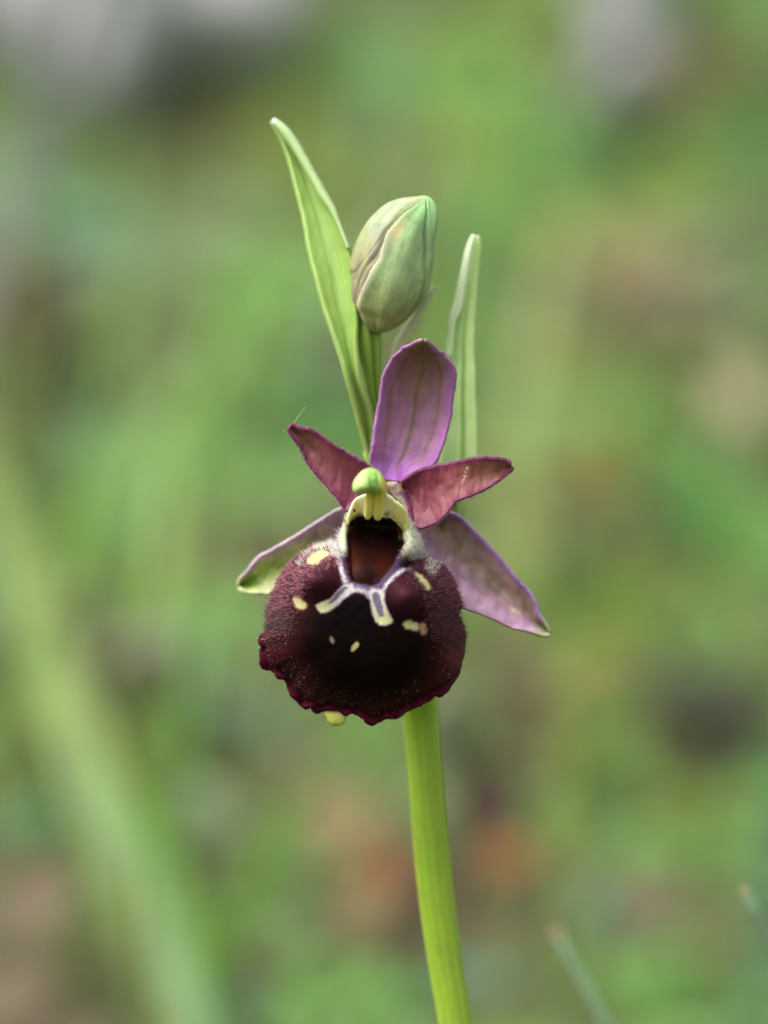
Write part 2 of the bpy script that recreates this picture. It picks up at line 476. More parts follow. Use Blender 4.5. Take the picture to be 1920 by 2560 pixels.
stone(380, 1880, 140, 80, "flat dull pinkish stone near an arching grass blade", mat=sm2)
stone(1150, 2000, 60, 70, "small grey stone just beside the orchid stem", mat=sm2)

# long blades standing between the bank and the orchid
def ribbon(name, pts, wid, mat, fold=.15, n=26, twist=0.0):
    """pts: (px, py, depth m) along the blade; wid: px half width along it"""
    q = np.array([P(a, b, c) for a, b, c in pts]); t0 = np.linspace(0, 1, len(pts)); t = np.linspace(0, 1, n)
    d = np.r_[0, np.cumsum(np.linalg.norm(np.diff(q, axis=0), axis=1))]; d /= d[-1]
    c = np.stack([np.interp(t, d, q[:, k]) for k in range(3)], -1)
    for _ in range(6):
        c[1:-1] = .25 * c[:-2] + .5 * c[1:-1] + .25 * c[2:]
    w = np.interp(t, np.linspace(0, 1, len(wid)), wid) * S * (1 + np.clip(c[:, 1], 0, 1) / D)
    tan = np.gradient(c, axis=0); tan /= np.linalg.norm(tan, axis=1)[:, None]
    side = np.cross(tan, [0, -1, 0]); side /= np.linalg.norm(side, axis=1)[:, None]
    up = np.cross(side, tan)
    V = []
    for u in np.linspace(-1, 1, 7):
        V.append(c + side * (u * w)[:, None] + up * (fold * w * (abs(u) - .5))[:, None])
    V = np.stack(V, 1)
    o = mesh_obj(name, V.reshape(-1, 3), grid_faces(n, 7), mat)
    solidify(o, .0003)
    return o
bm1 = kmat("broad_blade_green", (152, 178, 92), vary=.02, scale=60, trans=.4)
bm2 = kmat("grey_blade_green", (134, 170, 112), vary=.02, scale=60, trans=.35)
bm3 = kmat("thin_blade_green", (136, 164, 128), vary=.02, scale=60, trans=.3)
bm4 = kmat("vivid_blade_green", (112, 164, 34), vary=.02, scale=60, trans=.4)
tag(ribbon("grass_blade", [(600, 3100, .13), (450, 2620, .14), (330, 2200, .15), (190, 1830, .16), (60, 1500, .17), (-30, 1250, .175), (-90, 1020, .18)],
           [56, 66, 72, 72, 66, 54, 14], bm1), "broad yellow green grass blade arching up from the bank, wider than the others", "grass blade", "long grass blades")
tag(ribbon("grass_blade", [(700, 3300, .115), (520, 2640, .12), (420, 2380, .125), (330, 2140, .13), (230, 1960, .135), (140, 1820, .14)],
           [36, 46, 50, 44, 34, 6], bm2), "greyish green grass blade pressed along the broad yellow green blade", "grass blade", "long grass blades")
tag(ribbon("grass_blade", [(620, 3200, .13), (530, 2640, .135), (470, 2400, .14), (410, 2200, .145), (350, 2050, .15), (310, 1960, .155)],
           [40, 52, 60, 60, 46, 8], bm4), "vivid green grass blade leaning out behind the broad yellow green blade", "grass blade", "long grass blades")
bm5 = kmat("blue_blade_green", (132, 168, 142), vary=.02, scale=60, trans=.3)
tag(ribbon("grass_blade", [(360, 900, .33), (375, 620, .33), (385, 400, .325), (390, 200, .32), (392, 20, .315), (388, -200, .31)], [50, 62, 66, 62, 56, 20], bm5), "blue green grass blade standing straight up before the pinkish grey stone", "grass blade", "long grass blades")
bm6 = kmat("bleached_blade", (188, 188, 186), vary=.02, scale=60, trans=.3)
tag(ribbon("grass_blade", [(-120, 900, .24), (-60, 700, .24), (40, 430, .24), (140, 190, .235), (220, 0, .23), (290, -200, .225)], [30, 36, 42, 42, 36, 10], bm6), "bleached whitish grass blade slanting up past the dark brown leaf", "grass blade", "long grass blades")
tipm = kmat("browned_tip", (172, 150, 118), vary=.02, scale=300, trans=.2)
def cut_blade(pts, wid, label, tip_r):
    o = ribbon("cut_grass_blade", pts, wid, bm3, fold=.5)
    o.name = "cut_grass_blade"
    tag(o, label, "grass blade", "cut grass blades")
    px, py, y = pts[-1]
    c = P(px, py, y); t = np.linspace(0, np.pi, 9); f = np.linspace(0, 2 * np.pi, 13)[:-1]
    r = tip_r * S * 1.1
    V = np.stack([c[0] + r * np.outer(np.sin(t), np.cos(f)) * (1 + .15 * np.cos(3 * f)), c[1] + r * .6 * np.outer(np.sin(t), np.sin(f)),
                  c[2] + r * 1.15 * np.outer(np.cos(t), np.ones(12)) + 0 * t[:, None]], -1)
    k = mesh_obj("browned_tip", V.reshape(-1, 3), grid_faces(9, 12, True), tipm, o)
    return o
cut_blade([(1900, 3700, .026), (1660, 2900, .029), (1560, 2650, .031), (1470, 2470, .032), (1392, 2340, .033)], [11, 14, 15, 13, 9], "blue green cut grass blade with a round tan tip, nearer to the orchid stem", 18)
cut_blade([(2500, 3700, .018), (2120, 2760, .018), (1990, 2480, .018), (1925, 2340, .018), (1862, 2232, .018)], [16, 19, 19, 17, 11], "grey green cut grass blade with a small dull tip, standing farther from the orchid stem", 12)

# ------------------------------------------------------------------ the orchid
MM = .001
root = empty("orchid_plant", tuple(P(1500, 6000, .008)[:2]) + (0.0,))
bpy.context.view_layer.update()
tag(root, "single purple and maroon bee orchid on a green stem with one closed bud", "orchid")

def seg_dist(q, poly, closed=False):
    poly = np.asarray(poly, float); a = poly if closed else poly[:-1]; b = np.roll(poly, -1, 0) if closed else poly[1:]
    best = np.full(q.shape[:-1], 1e9)
    for p0, p1 in zip(a, b):
        d = p1 - p0; t = np.clip(((q - p0) @ d) / max(d @ d, 1e-9), 0, 1)
        best = np.minimum(best, np.linalg.norm(q - p0 - t[..., None] * d, axis=-1))
    return best
def rnd(poly, k=2):
    poly = np.asarray(poly, float)
    for _ in range(k):
        nx = np.roll(poly, -1, 0)
        poly = np.stack([poly * .75 + nx * .25, poly * .25 + nx * .75], 1).reshape(-1, 2)
    return poly
def sdf(q, poly):
    """signed distance in px, negative inside"""
    poly = np.asarray(poly, float); dist = seg_dist(q, poly, True)
    ins = np.zeros(q.shape[:-1], bool); x, y = q[..., 0], q[..., 1]
    for (x0, y0), (x1, y1) in zip(poly, np.roll(poly, -1, 0)):
        if y0 == y1: continue
        c = ((y0 > y) != (y1 > y)) & (x < (x1 - x0) * (y - y0) / (y1 - y0) + x0)
        ins ^= c
    return np.where(ins, -dist, dist)

def normals(pos):
    a = np.gradient(pos, axis=0); b = np.gradient(pos, axis=1)
    n = np.cross(a, b); n /= np.linalg.norm(n, axis=-1)[..., None] + 1e-12
    n[n[..., 1] > 0] *= -1
    return n

def blade(name, left, right, n, m, yfun, cfun, mat, thick, jag=0.0, seed=0, parent=None, smooth=1, wrinkle=0.0):
    """sheet between two outlines that both run base -> tip; yfun / cfun take (u, v, px, py)"""
    Lp = resample(left, n, smooth); Rp = resample(right, n, smooth)
    if jag:
        k = np.arange(n) / n * 46
        f = np.sin(np.linspace(0, np.pi, n)) ** .3
        across = Rp - Lp; across /= np.linalg.norm(across, axis=1)[:, None] + 1e-6
        Lp = Lp - across * (jag * f * (fbm(k, k * 0 + seed) - .47) * 2)[:, None]
        Rp = Rp + across * (jag * f * (fbm(k, k * 0 + seed + 31) - .47) * 2)[:, None]
    v, u = np.meshgrid(np.linspace(0, 1, n), np.linspace(0, 1, m), indexing='ij')
    q = Lp[:, None] * (1 - u[..., None]) + Rp[:, None] * u[..., None]
    y = yfun(u, v, q[..., 0], q[..., 1]) * MM
    if wrinkle:
        y = y + wrinkle * MM * (fbm(q[..., 0] / 22 + seed, q[..., 1] / 60) - .47)
    pos = P(q[..., 0], q[..., 1], y)
    c = lin(np.clip(cfun(u, v, q[..., 0], q[..., 1]), 0, 255))
    o = mesh_obj(name, pos, grid_faces(n, m), mat, parent or root, c, np.stack([u, v], -1))
    solidify(o, thick)
    return o, pos

def hairs(name, roots, dirs, length, rad, col, mat, parent, bend=None):
    """tapered three-sided hairs with one bend"""
    n = len(roots)
    dirs = dirs / (np.linalg.norm(dirs, axis=1)[:, None] + 1e-12)
    ref = np.where(np.abs(dirs[:, 2:3]) < .9, [[0, 0, 1.]], [[1., 0, 0]])
    s = np.cross(dirs, ref); s /= np.linalg.norm(s, axis=1)[:, None]
    t = np.cross(dirs, s)
    length = np.broadcast_to(length, n)[:, None]; rad = np.broadcast_to(rad, n)[:, None]
    bend = np.zeros((n, 3)) if bend is None else bend
    V = np.zeros((n, 7, 3))
    for k in range(3):
        a = 2 * np.pi * k / 3
        o = (s * math.cos(a) + t * math.sin(a)) * rad
        V[:, k] = roots - dirs * length * .08 + o
        V[:, 3 + k] = roots + dirs * length * .55 + bend * length * .25 + o * .8
    V[:, 6] = roots + dirs * length * .95 + bend * length
    b = np.arange(n)[:, None] * 7
    Q = np.concatenate([b + [0, 1, 4, 3], b + [1, 2, 5, 4], b + [2, 0, 3, 5]])
    T = np.concatenate([b + [3, 4, 6], b + [4, 5, 6], b + [5, 3, 6]])
    C = np.repeat(lin(col)[:, None], 7, 1)
    ob = mesh_obj(name, V.reshape(-1, 3), Q.tolist() + T.tolist(), mat, parent, C.reshape(-1, 3))
    ob["kind"] = "stuff"
    return ob

def hair_mat():
    m, N, L, p = new_mat("fine_hair")
    a = N.new("ShaderNodeAttribute"); a.attribute_name = "Col"
    L.new(a.outputs[0], p.inputs["Base Color"])
    p.inputs["Roughness"].default_value = .32; p.inputs["Specular IOR Level"].default_value = .7
    tr = N.new("ShaderNodeBsdfTranslucent"); L.new(a.outputs[0], tr.inputs["Color"])
    ms = N.new("ShaderNodeMixShader"); ms.inputs[0].default_value = .35
    L.new(p.outputs[0], ms.inputs[1]); L.new(tr.outputs[0], ms.inputs[2]); L.new(ms.outputs[0], N["Material Output"].inputs[0])
    return m
HAIR = hair_mat()

def sample_grid(pos, u, v):
    n, m = pos.shape[:2]
    i = np.clip(v * (n - 1), 0, n - 1.001); j = np.clip(u * (m - 1), 0, m - 1.001)
    i0 = i.astype(int); j0 = j.astype(int); fi = (i - i0)[:, None]; fj = (j - j0)[:, None]
    return (pos[i0, j0] * (1 - fi) * (1 - fj) + pos[i0 + 1, j0] * fi * (1 - fj) + pos[i0, j0 + 1] * (1 - fi) * fj + pos[i0 + 1, j0 + 1] * fi * fj)

def petal_fuzz(o, pos, n_face, n_edge, face_col, edge_col, flen=.16, elen=.34):
    nr = normals(pos)
    u = rng.random(n_face); v = rng.random(n_face) ** .9
    r0 = sample_grid(pos, u, v); d0 = sample_grid(nr, u, v) + rng.normal(0, .45, (n_face, 3)) + [0, 0, -.25]
    sidev = pos[:, -1] - pos[:, 0]; sidev = sidev / (np.linalg.norm(sidev, axis=1)[:, None] + 1e-9)
    ve = rng.random(n_edge); ue = (rng.random(n_edge) > .5).astype(float)
    r1 = sample_grid(pos, np.clip(ue + rng.normal(0, .02, n_edge), 0, 1), ve)
    iv = np.clip((ve * (len(sidev) - 1)).astype(int), 0, len(sidev) - 1)
    d1 = sidev[iv] * (ue * 2 - 1)[:, None] + sample_grid(nr, ue, ve) * .5 + rng.normal(0, .35, (n_edge, 3))
    C = np.concatenate([np.array(face_col) * rng.uniform(.7, 1.12, (n_face, 1)), np.array(edge_col) * rng.uniform(.7, 1.12, (n_edge, 1))])
    ln = np.r_[flen * rng.uniform(.5, 1.3, n_face), elen * rng.uniform(.4, 1.2, n_edge)] * MM
    hairs("fuzz", np.r_[r0, r1], np.r_[d0, d1], ln, np.r_[np.full(n_face, .017), np.full(n_edge, .015)] * MM, np.clip(C, 0, 255), HAIR, o)

A = lambda *c: np.array(c, float)
PETAL = attr_mat("petal_skin", rough=.5, sss=.35, sscale=.0004, bump=.22, bscale=12000, speck=.22, speck_scale=17000, sheen=.1, vary=.06)
GREEN = attr_mat("bract_skin", rough=.4, sss=.5, sscale=.0006, bump=.5, stretch=(34, 240, 1), vary=.08, speck=.10, bscale=7000, speck_scale=9000)
STEM = attr_mat("stem_skin", rough=.45, sss=.9, sscale=.0022, bump=.05, bscale=3000, vary=.05)
BUD = attr_mat("bud_skin", rough=.45, sss=.35, sscale=.0008, bump=.35, bscale=9000, speck=.34, speck_scale=13000, vary=.14)

# ---- stem (edges in photo pixels, base -> top)
def tube_edges(name, left, right, y_c, ratio, n, m, cfun, mat, dfun=None, smooth=2, parent=None):
    Lp = resample(left, n, smooth); Rp = resample(right, n, smooth)
    c = (Lp + Rp) / 2; h = (Rp - Lp) / 2; w = np.linalg.norm(h, axis=1)
    v, ph = np.meshgrid(np.linspace(0, 1, n), np.linspace(0, 2 * np.pi, m, endpoint=False), indexing='ij')
    d = np.zeros_like(v) if dfun is None else dfun(v, ph)        # px offset along the radius
    ww = np.maximum(w[:, None], .01)
    f = 1 + d / np.maximum(ww, 12)
    q = c[:, None] - h[:, None] * (np.cos(ph) * f)[..., None]
    y = y_c(v) * MM - ratio * ww * np.sin(ph) * f * S
    pos = P(q[..., 0], q[..., 1], y)
    col = lin(np.clip(cfun(v, ph), 0, 255))
    F = grid_faces(n, m, True).tolist()
    F.append(list(range(m))[::-1]); F.append([(n - 1) * m + k for k in range(m)])
    return mesh_obj(name, pos, F, mat, parent or root, col, np.stack([ph / 6.283, v], -1)), pos

zs = zoom(900, 1700, .3887)
sl = zs([(510, 2212), (450, 1900), (410, 1650), (360, 1260), (330, 900), (300, 500), (270, 230), (255, 80)])
sr = zs([(725, 2212), (690, 2000), (650, 1750), (580, 1150), (540, 700), (510, 300), (498, 100), (485, 0)])
low = np.array([(1640, 6000), (1560, 5200), (1440, 4400), (1310, 3600), (1190, 2950)], float)
up = np.array([(1030, 1600), (1010, 1450), (990, 1330), (965, 1210), (945, 1130)], float)
STL = np.concatenate([low - [50, 0], sl, up - [38, 0]]); STR = np.concatenate([low + [50, 0], sr, up + [38, 0]])
def stem_c(v, ph):
    base = mixc(A(154, 184, 66), A(132, 164, 34), sstep(.55, .82, v))
    base = mixc(base, A(158, 182, 84), .5 * sstep(.6, 1, np.cos(ph)))  # side light painted in: left edge brighter, right edge darker below
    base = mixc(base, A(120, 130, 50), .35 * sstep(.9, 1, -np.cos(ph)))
    base = mixc(base, A(128, 150, 40), sstep(.3, .9, np.cos(11 * ph + 2 * np.sin(v * 8))) * .08)
    base = mixc(base, A(150, 140, 70), sstep(.60, .68, fbm(ph * 4 + 9, v * 170)) * .35)
    return base * (1 + .16 * (fbm(ph * 5, v * 40) - .47) + .10 * (fbm(ph * 12, v * 400) - .47))[..., None]
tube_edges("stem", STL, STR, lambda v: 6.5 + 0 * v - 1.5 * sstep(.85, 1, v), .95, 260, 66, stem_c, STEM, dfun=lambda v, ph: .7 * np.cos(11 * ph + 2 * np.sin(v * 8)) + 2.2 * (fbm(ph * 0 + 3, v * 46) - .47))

# ---- bud ovary (two ribs show between bract and upper sepal)
ol = np.array([(955, 1180), (936, 1060), (917, 990), (905, 930), (889, 870), (885, 830), (889, 800), (905, 770)], float)
orr = np.array([(985, 1180), (965, 1060), (955, 1000), (952, 940), (955, 890), (955, 840), (950, 810), (945, 780)], float)
def ov_c(v, ph):
    g = mixc(A(112, 150, 44), A(128, 160, 60), v)
    return mixc(g, A(84, 120, 24), sstep(.55, 1, np.cos(3 * ph + .2)) * .75)
tube_edges("bud_ovary", ol, orr, lambda v: 4.6 - 1.6 * v, .9, 50, 42, ov_c, GREEN, dfun=lambda v, ph: -7 * sstep(.4, 1, np.cos(3 * ph + .2)) * sstep(0, .2, v))
# ---- flower ovary: carries the flower from stem to its back
q0 = np.array([P(1008, 1340, 5.8 * MM), P(1000, 1300, 4.6 * MM), P(985, 1275, 3.6 * MM), P(972, 1262, 2.6 * MM), P(966, 1256, 1.9 * MM)])
def tube_path(name, pts, rad, mat, col, parent=None, m=18, n=24):
    t = np.linspace(0, 1, len(pts)); tt = np.linspace(0, 1, n)
    c = np.stack([np.interp(tt, t, np.asarray(pts)[:, k]) for k in range(3)], -1)
    for _ in range(3): c[1:-1] = .25 * c[:-2] + .5 * c[1:-1] + .25 * c[2:]
    r = np.interp(tt, np.linspace(0, 1, len(rad)), rad)
    tan = np.gradient(c, axis=0); tan /= np.linalg.norm(tan, axis=1)[:, None]
    s = np.cross(tan, [1, .13, .21]); s /= np.linalg.norm(s, axis=1)[:, None]; b = np.cross(tan, s)
    f = np.linspace(0, 2 * np.pi, m, endpoint=False)
    V = c[:, None] + (s[:, None] * np.cos(f)[None, :, None] + b[:, None] * np.sin(f)[None, :, None]) * r[:, None, None]
    F = grid_faces(n, m, True).tolist(); F += [list(range(m))[::-1], [(n - 1) * m + k for k in range(m)]]
    cc = lin(col(tt[:, None] + 0 * f[None], f[None] + 0 * tt[:, None]))
    return mesh_obj(name, V, F, mat, parent or root, cc, np.stack([f[None] / 6.283 + 0 * tt[:, None], tt[:, None] + 0 * f[None]], -1))
tube_path("flower_ovary", q0, np.array([.9, 1.0, 1.0, 1.0, 1.0]) * MM, GREEN, lambda v, f: mixc(A(118, 150, 60), A(150, 150, 80), v))

# ---- bracts
bl = np.concatenate([z3([(640, 905), (628, 850), (612, 790), (580, 680), (540, 520), (490, 350), (440, 170), (378, 0)]),
                     z2([(480, 1400), (430, 1230), (400, 1110), (370, 1000), (345, 850), (310, 660), (270, 520), (240, 390), (205, 270), (145, 135), (108, 62)])])
br = np.concatenate([z3([(650, 905), (652, 820), (660, 680), (655, 580), (640, 520), (605, 430), (570, 330), (550, 200), (545, 60)]),
                     z2([(700, 1440), (690, 1300), (680, 1150), (655, 980), (630, 910), (590, 810), (555, 720), (540, 670), (470, 540), (400, 420), (330, 290), (260, 170), (190, 90), (125, 52)])])
def br1_c(u, v, x, y):
    g = mixc(A(152, 176, 96), A(160, 190, 102), sstep(0, .4, v))
    g = mixc(g, A(110, 150, 46), sstep(.06, 0, np.abs(u - .3 - .12 * v)) * .5 * sstep(0, .2, v))
    for k in (.12, .22, .48, .6, .72, .84): g = mixc(g, A(118, 158, 56), sstep(.022, 0, np.abs(u - k)) * .32 * sstep(1, .8, v))
    g = mixc(g, A(120, 158, 44), .5 * sstep(.8, 1, u) * sstep(.25, .45, v))
    g = mixc(g, A(160, 188, 112), .4 * sstep(.07, 0, u) + .3 * sstep(.97, 1, u))
    return mixc(g, A(220, 222, 200), sstep(.985, 1, v))
def br1_s(v): return 4.9 - 2.0 * sstep(0, .3, v) + 2.0 * sstep(.3, 1.05, v)
def br1_y(u, v, x, y):
    return br1_s(v) - .6 * (2 * u - 1) ** 2 * np.sin(np.pi * np.clip(v * .9 + .1, 0, 1)) - .25 * np.abs(2 * u - 1)
b1, b1p = blade("bract", bl, br, 150, 26, br1_y, br1_c, GREEN, .3 * MM, jag=1.2, wrinkle=.10)
b1["label"] = "long pale green bract with a folded tip edge rising left of the bud"
fo = z2([(640, 940), (590, 812), (557, 722), (541, 670), (470, 538), (400, 417), (330, 287), (260, 167), (190, 87), (112, 50)])
fi = z2([(636, 945), (584, 815), (545, 725), (500, 655), (450, 600), (420, 540), (330, 375), (250, 250), (190, 175), (118, 72)])
blade("folded_margin", fi, fo, 70, 8, lambda u, v, x, y: br1_s(.60 + .4 * v) - .75 - .3 * np.sin(np.pi * u) - .15 * (1 - u) ,
      lambda u, v, x, y: mixc(mixc(A(172, 204, 128), A(196, 216, 160), u), A(226, 226, 206), sstep(.95, 1, v)), GREEN, .22 * MM, jag=1.5, seed=4, parent=b1)

b2l = np.concatenate([np.array([(1040, 1390), (1060, 1340), (1085, 1270), (1095, 1200)], float), z3([(1090, 800)]), zb([(150, 1250), (165, 1060), (180, 930), (195, 800), (215, 660), (245, 560), (285, 380), (310, 260), (335, 150), (372, 82)])])
b2r = np.concatenate([np.array([(1070, 1400), (1130, 1370), (1160, 1320), (1172, 1260)], float), [8, 0] + zb([(380, 1700), (380, 1600), (375, 1400), (368, 1200), (365, 1000), (355, 850), (365, 650), (375, 480), (390, 300), (408, 180), (400, 125), (388, 82)])])
def br2_c(u, v, x, y):
    g = mixc(A(194, 222, 146), A(194, 222, 142), sstep(.2, .7, v))
    for k in (.2, .42, .8): g = mixc(g, A(160, 196, 104), sstep(.03, 0, np.abs(u - k)) * .2)
    g = mixc(g, A(104, 150, 46), sstep(.10, 0, np.abs(u - .62)) * .85 * sstep(.95, .6, v))
    g = mixc(g, A(160, 194, 124), .5 * sstep(.3, .1, np.abs(u - .3)))
    g = mixc(g, A(172, 196, 140), .5 * sstep(.9, 1, u))
    return mixc(g, A(214, 220, 200), sstep(.975, 1, v))
b2, _ = blade("bract", b2l, b2r, 120, 20, lambda u, v, x, y: 6.0 - 1.9 * sstep(0, .25, v) + 1.3 * sstep(.25, 1, v) + .12 * np.abs(2 * u - 1.24), br2_c, GREEN, .3 * MM, jag=1.0, seed=9, wrinkle=.1)
b2["label"] = "narrow pale green bract standing right of the upper sepal"
f2o = zb([(182, 930), (196, 800), (216, 658), (246, 558), (286, 378), (311, 258), (336, 148), (374, 80)])
f2i = zb([(222, 950), (240, 800), (243, 680), (285, 636), (318, 480), (340, 340), (360, 200), (390, 78)])
blade("folded_margin", f2o, f2i, 60, 8, lambda u, v, x, y: 3.95 + .9 * v - .2 * np.sin(np.pi * u) + .25 * (1 - u), lambda u, v, x, y: mixc(A(180, 208, 142), A(208, 226, 178), sstep(.1, .4, v)), GREEN, .2 * MM, jag=1.2, seed=5, parent=b2)
b3l = np.concatenate([np.array([(968, 960), (975, 905)], float), z2([(948, 1620), (975, 1560), (1030, 1480), (1090, 1400), (1150, 1320), (1205, 1225), (1238, 1202)])])
b3r = np.concatenate([np.array([(985, 960), (1000, 900)], float), z2([(1020, 1625), (1065, 1580), (1110, 1500), (1150, 1420), (1190, 1335), (1232, 1255), (1254, 1206)])])
b3, _ = blade("bract", b3l, b3r, 60, 10, lambda u, v, x, y: 4.3 - .4 * v + .5 * (2 * u - 1) ** 2, lambda u, v, x, y: mixc(mixc(A(150, 150, 100), A(186, 192, 156), sstep(.1, .45, v)), A(196, 200, 150), v ** 3), GREEN, .16 * MM, jag=1.2, seed=12)
b3["label"] = "small translucent whitish bract below the bud"

# ---- bud
bul = z2([(830, 1527), (785, 1505), (735, 1450), (705, 1390), (665, 1350), (650, 1310), (648, 1200), (650, 1080), (665, 1000), (690, 910), (730, 830), (780, 750), (840, 690), (910, 632), (1000, 600), (1080, 588), (1150, 579), (1168, 578)])
bur = z2([(850, 1529), (900, 1522), (950, 1505), (1020, 1460), (1090, 1400), (1150, 1340), (1190, 1270), (1215, 1180), (1222, 1100), (1235, 1000), (1242, 900), (1260, 800), (1262, 720), (1242, 640), (1218, 600), (1190, 584), (1178, 580)])
def bud_w(v, ph):
    u = (1 - np.cos(ph)) / 2; front = np.sin(ph) > -.15
    s1 = np.interp(v, [0, .08, .2, .35, .5, .65, .8, .92, 1], [.02, .07, .12, .22, .32, .31, .36, .46, .5])
    s2 = np.interp(v, [0, .2, .45, .65, .85, 1], [.99, .95, .93, .88, .74, .55])
    w = .02 * (fbm(v * 9, v * 0 + 2) - .47)
    return u, front, u - s1 - w, u - s2
def bud_d(v, ph):
    u, fr, a, b = bud_w(v, ph)
    e = sstep(0, .06, v) * sstep(1, .9, v)
    d = -8 * np.exp(-(np.clip(-a, 0, 1) / .07) ** 1.0) * (a < 0) * fr + 5 * np.exp(-(np.clip(a, 0, 1) / .10) ** 2) * (a >= 0) * fr
    d += -7 * np.exp(-(b / .035) ** 2) * fr
    d += 3 * np.cos(7 * ph) + 5 * (fbm(ph * 3, v * 5) - .47)
    d += -8 * np.exp(-((a + .17) / .06) ** 2) * fr * sstep(.7, .3, v)
    cr = .07 + .05 * np.sin(v * 7); d += fr * (a < -.02) * sstep(.85, .45, v) * .6 * (-6 * np.exp(-((a + cr) / .018) ** 2) + 5 * np.exp(-((a + cr + .05) / .03) ** 2) - 4 * np.exp(-((a + cr * 2.4) / .015) ** 2))
    return d * e
def bud_c(v, ph):
    u, fr, a, b = bud_w(v, ph)
    nz = fbm(ph * 4 + 3, v * 9)
    main = mixc(A(134, 140, 90), A(136, 160, 108), sstep(.12, .5, v))
    main = mixc(main, A(136, 180, 116), sstep(.55, .9, v))
    vein = sstep(.5, 1, np.cos((u - .55) * 42)) * sstep(.95, .6, v)
    main = mixc(main, A(116, 138, 72), vein * .28 * (.4 + 1.2 * nz))
    lf = mixc(A(144, 132, 112), A(156, 168, 130), sstep(.35, .75, v))
    lf = mixc(lf, A(142, 150, 92), sstep(.5, .62, nz) * .6)
    c = mixc(main, lf, ((a < 0) & fr).astype(float))
    c = mixc(c, A(206, 196, 180), np.exp(-((a - .025) / .03) ** 2) * fr * .75 * sstep(.85, .5, v))
    c = mixc(c, A(184, 162, 120), np.exp(-((a - .1) / .08) ** 2) * np.exp(-((v - .68) / .08) ** 2) * .8 * fr)
    cr = .07 + .05 * np.sin(v * 7)
    c = mixc(c, A(112, 92, 74), fr * (a < -.02) * sstep(.95, .6, v) * .6 * np.clip(np.exp(-((a + cr) / .015) ** 2) + np.exp(-((a + cr * 2.4) / .012) ** 2), 0, 1))
    c = mixc(c, A(96, 106, 68), np.exp(-(b / .018) ** 2) * fr * .6)
    c = mixc(c, A(150, 180, 92), sstep(.95, 1, v))
    return c * (1.02 + .34 * (nz - .47))[..., None]
bud, budp = tube_edges("bud", bul, bur, lambda v: 2.4 + 0 * v, .92, 150, 260, bud_c, BUD, bud_d, smooth=2)

# ---- sepals and petals
def edge_mix(u): return np.minimum(u, 1 - u) * 2
dl = z3([(735, 985), (680, 930), (640, 880), (636, 850), (650, 760), (665, 640), (680, 540), (700, 450), (708, 380), (716, 315), (752, 240), (788, 182), (836, 148), (842, 128), (890, 115), (930, 88), (975, 76)])
dr = z3([(830, 1000), (870, 975), (960, 925), (1060, 888), (1092, 800), (1122, 715), (1150, 620), (1165, 540), (1172, 450), (1190, 350), (1191, 275), (1165, 230), (1126, 195), (1108, 156), (1086, 158), (1060, 128), (1020, 92), (990, 78)])
def dors_c(u, v, x, y):
    e = edge_mix(u)
    c = mixc(A(160, 88, 172), A(156, 108, 140), sstep(.04, .34, v))
    c = mixc(c, A(136, 100, 96), sstep(.35, .9, v) * sstep(.05, .55, e))
    c = mixc(c, A(158, 96, 168), sstep(.26, .02, e) * .7)
    for w, (pp, k) in {.5: (.5, .9), .2: (.17, .45), .8: (.80, .45)}.items():
        uu = .5 + (pp - .5) * (.6 + .5 * np.sin(np.pi * np.clip(v, 0, 1)))
        c = mixc(c, A(102, 82, 52), sstep(.05, 0, np.abs(u - uu - .01 * np.sin(v * 20))) * k * sstep(.04, .2, v) * (.65 + .5 * fbm(u * 0 + pp * 9, v * 14)))
    c = mixc(c, A(112, 96, 58), sstep(.2, 0, np.abs(u - .5)) * sstep(.4, .9, v) * .5)
    c = mixc(c, A(172, 150, 130), sstep(.9, 1, v) * .7)
    return c * (1 + .25 * (fbm(x / 30, y / 40) - .47))[..., None]
o, pp_ = blade("dorsal_sepal", dl, dr, 110, 44, lambda u, v, x, y: 1.5 + 1.0 * np.sin(np.pi * v) - 2.2 * v ** 3 - 1.3 * (2 * u - 1) ** 2 * sstep(0, .3, v) - .18 * np.cos((2 * u - 1) * 6.3) * v, dors_c, PETAL, .2 * MM, jag=2.4, seed=2, wrinkle=.35)
o["label"] = "broad violet upper sepal with brownish veins"
petal_fuzz(o, pp_, 700, 260, (214, 190, 214), (200, 170, 200), .09, .12)

def side_sep(name_label, l, r, yf, cf, seed):
    o, pos = blade("lateral_sepal", l, r, 90, 30, yf, cf, PETAL, .2 * MM, jag=2.4, seed=seed, wrinkle=.4)
    o["label"] = name_label
    return o, pos
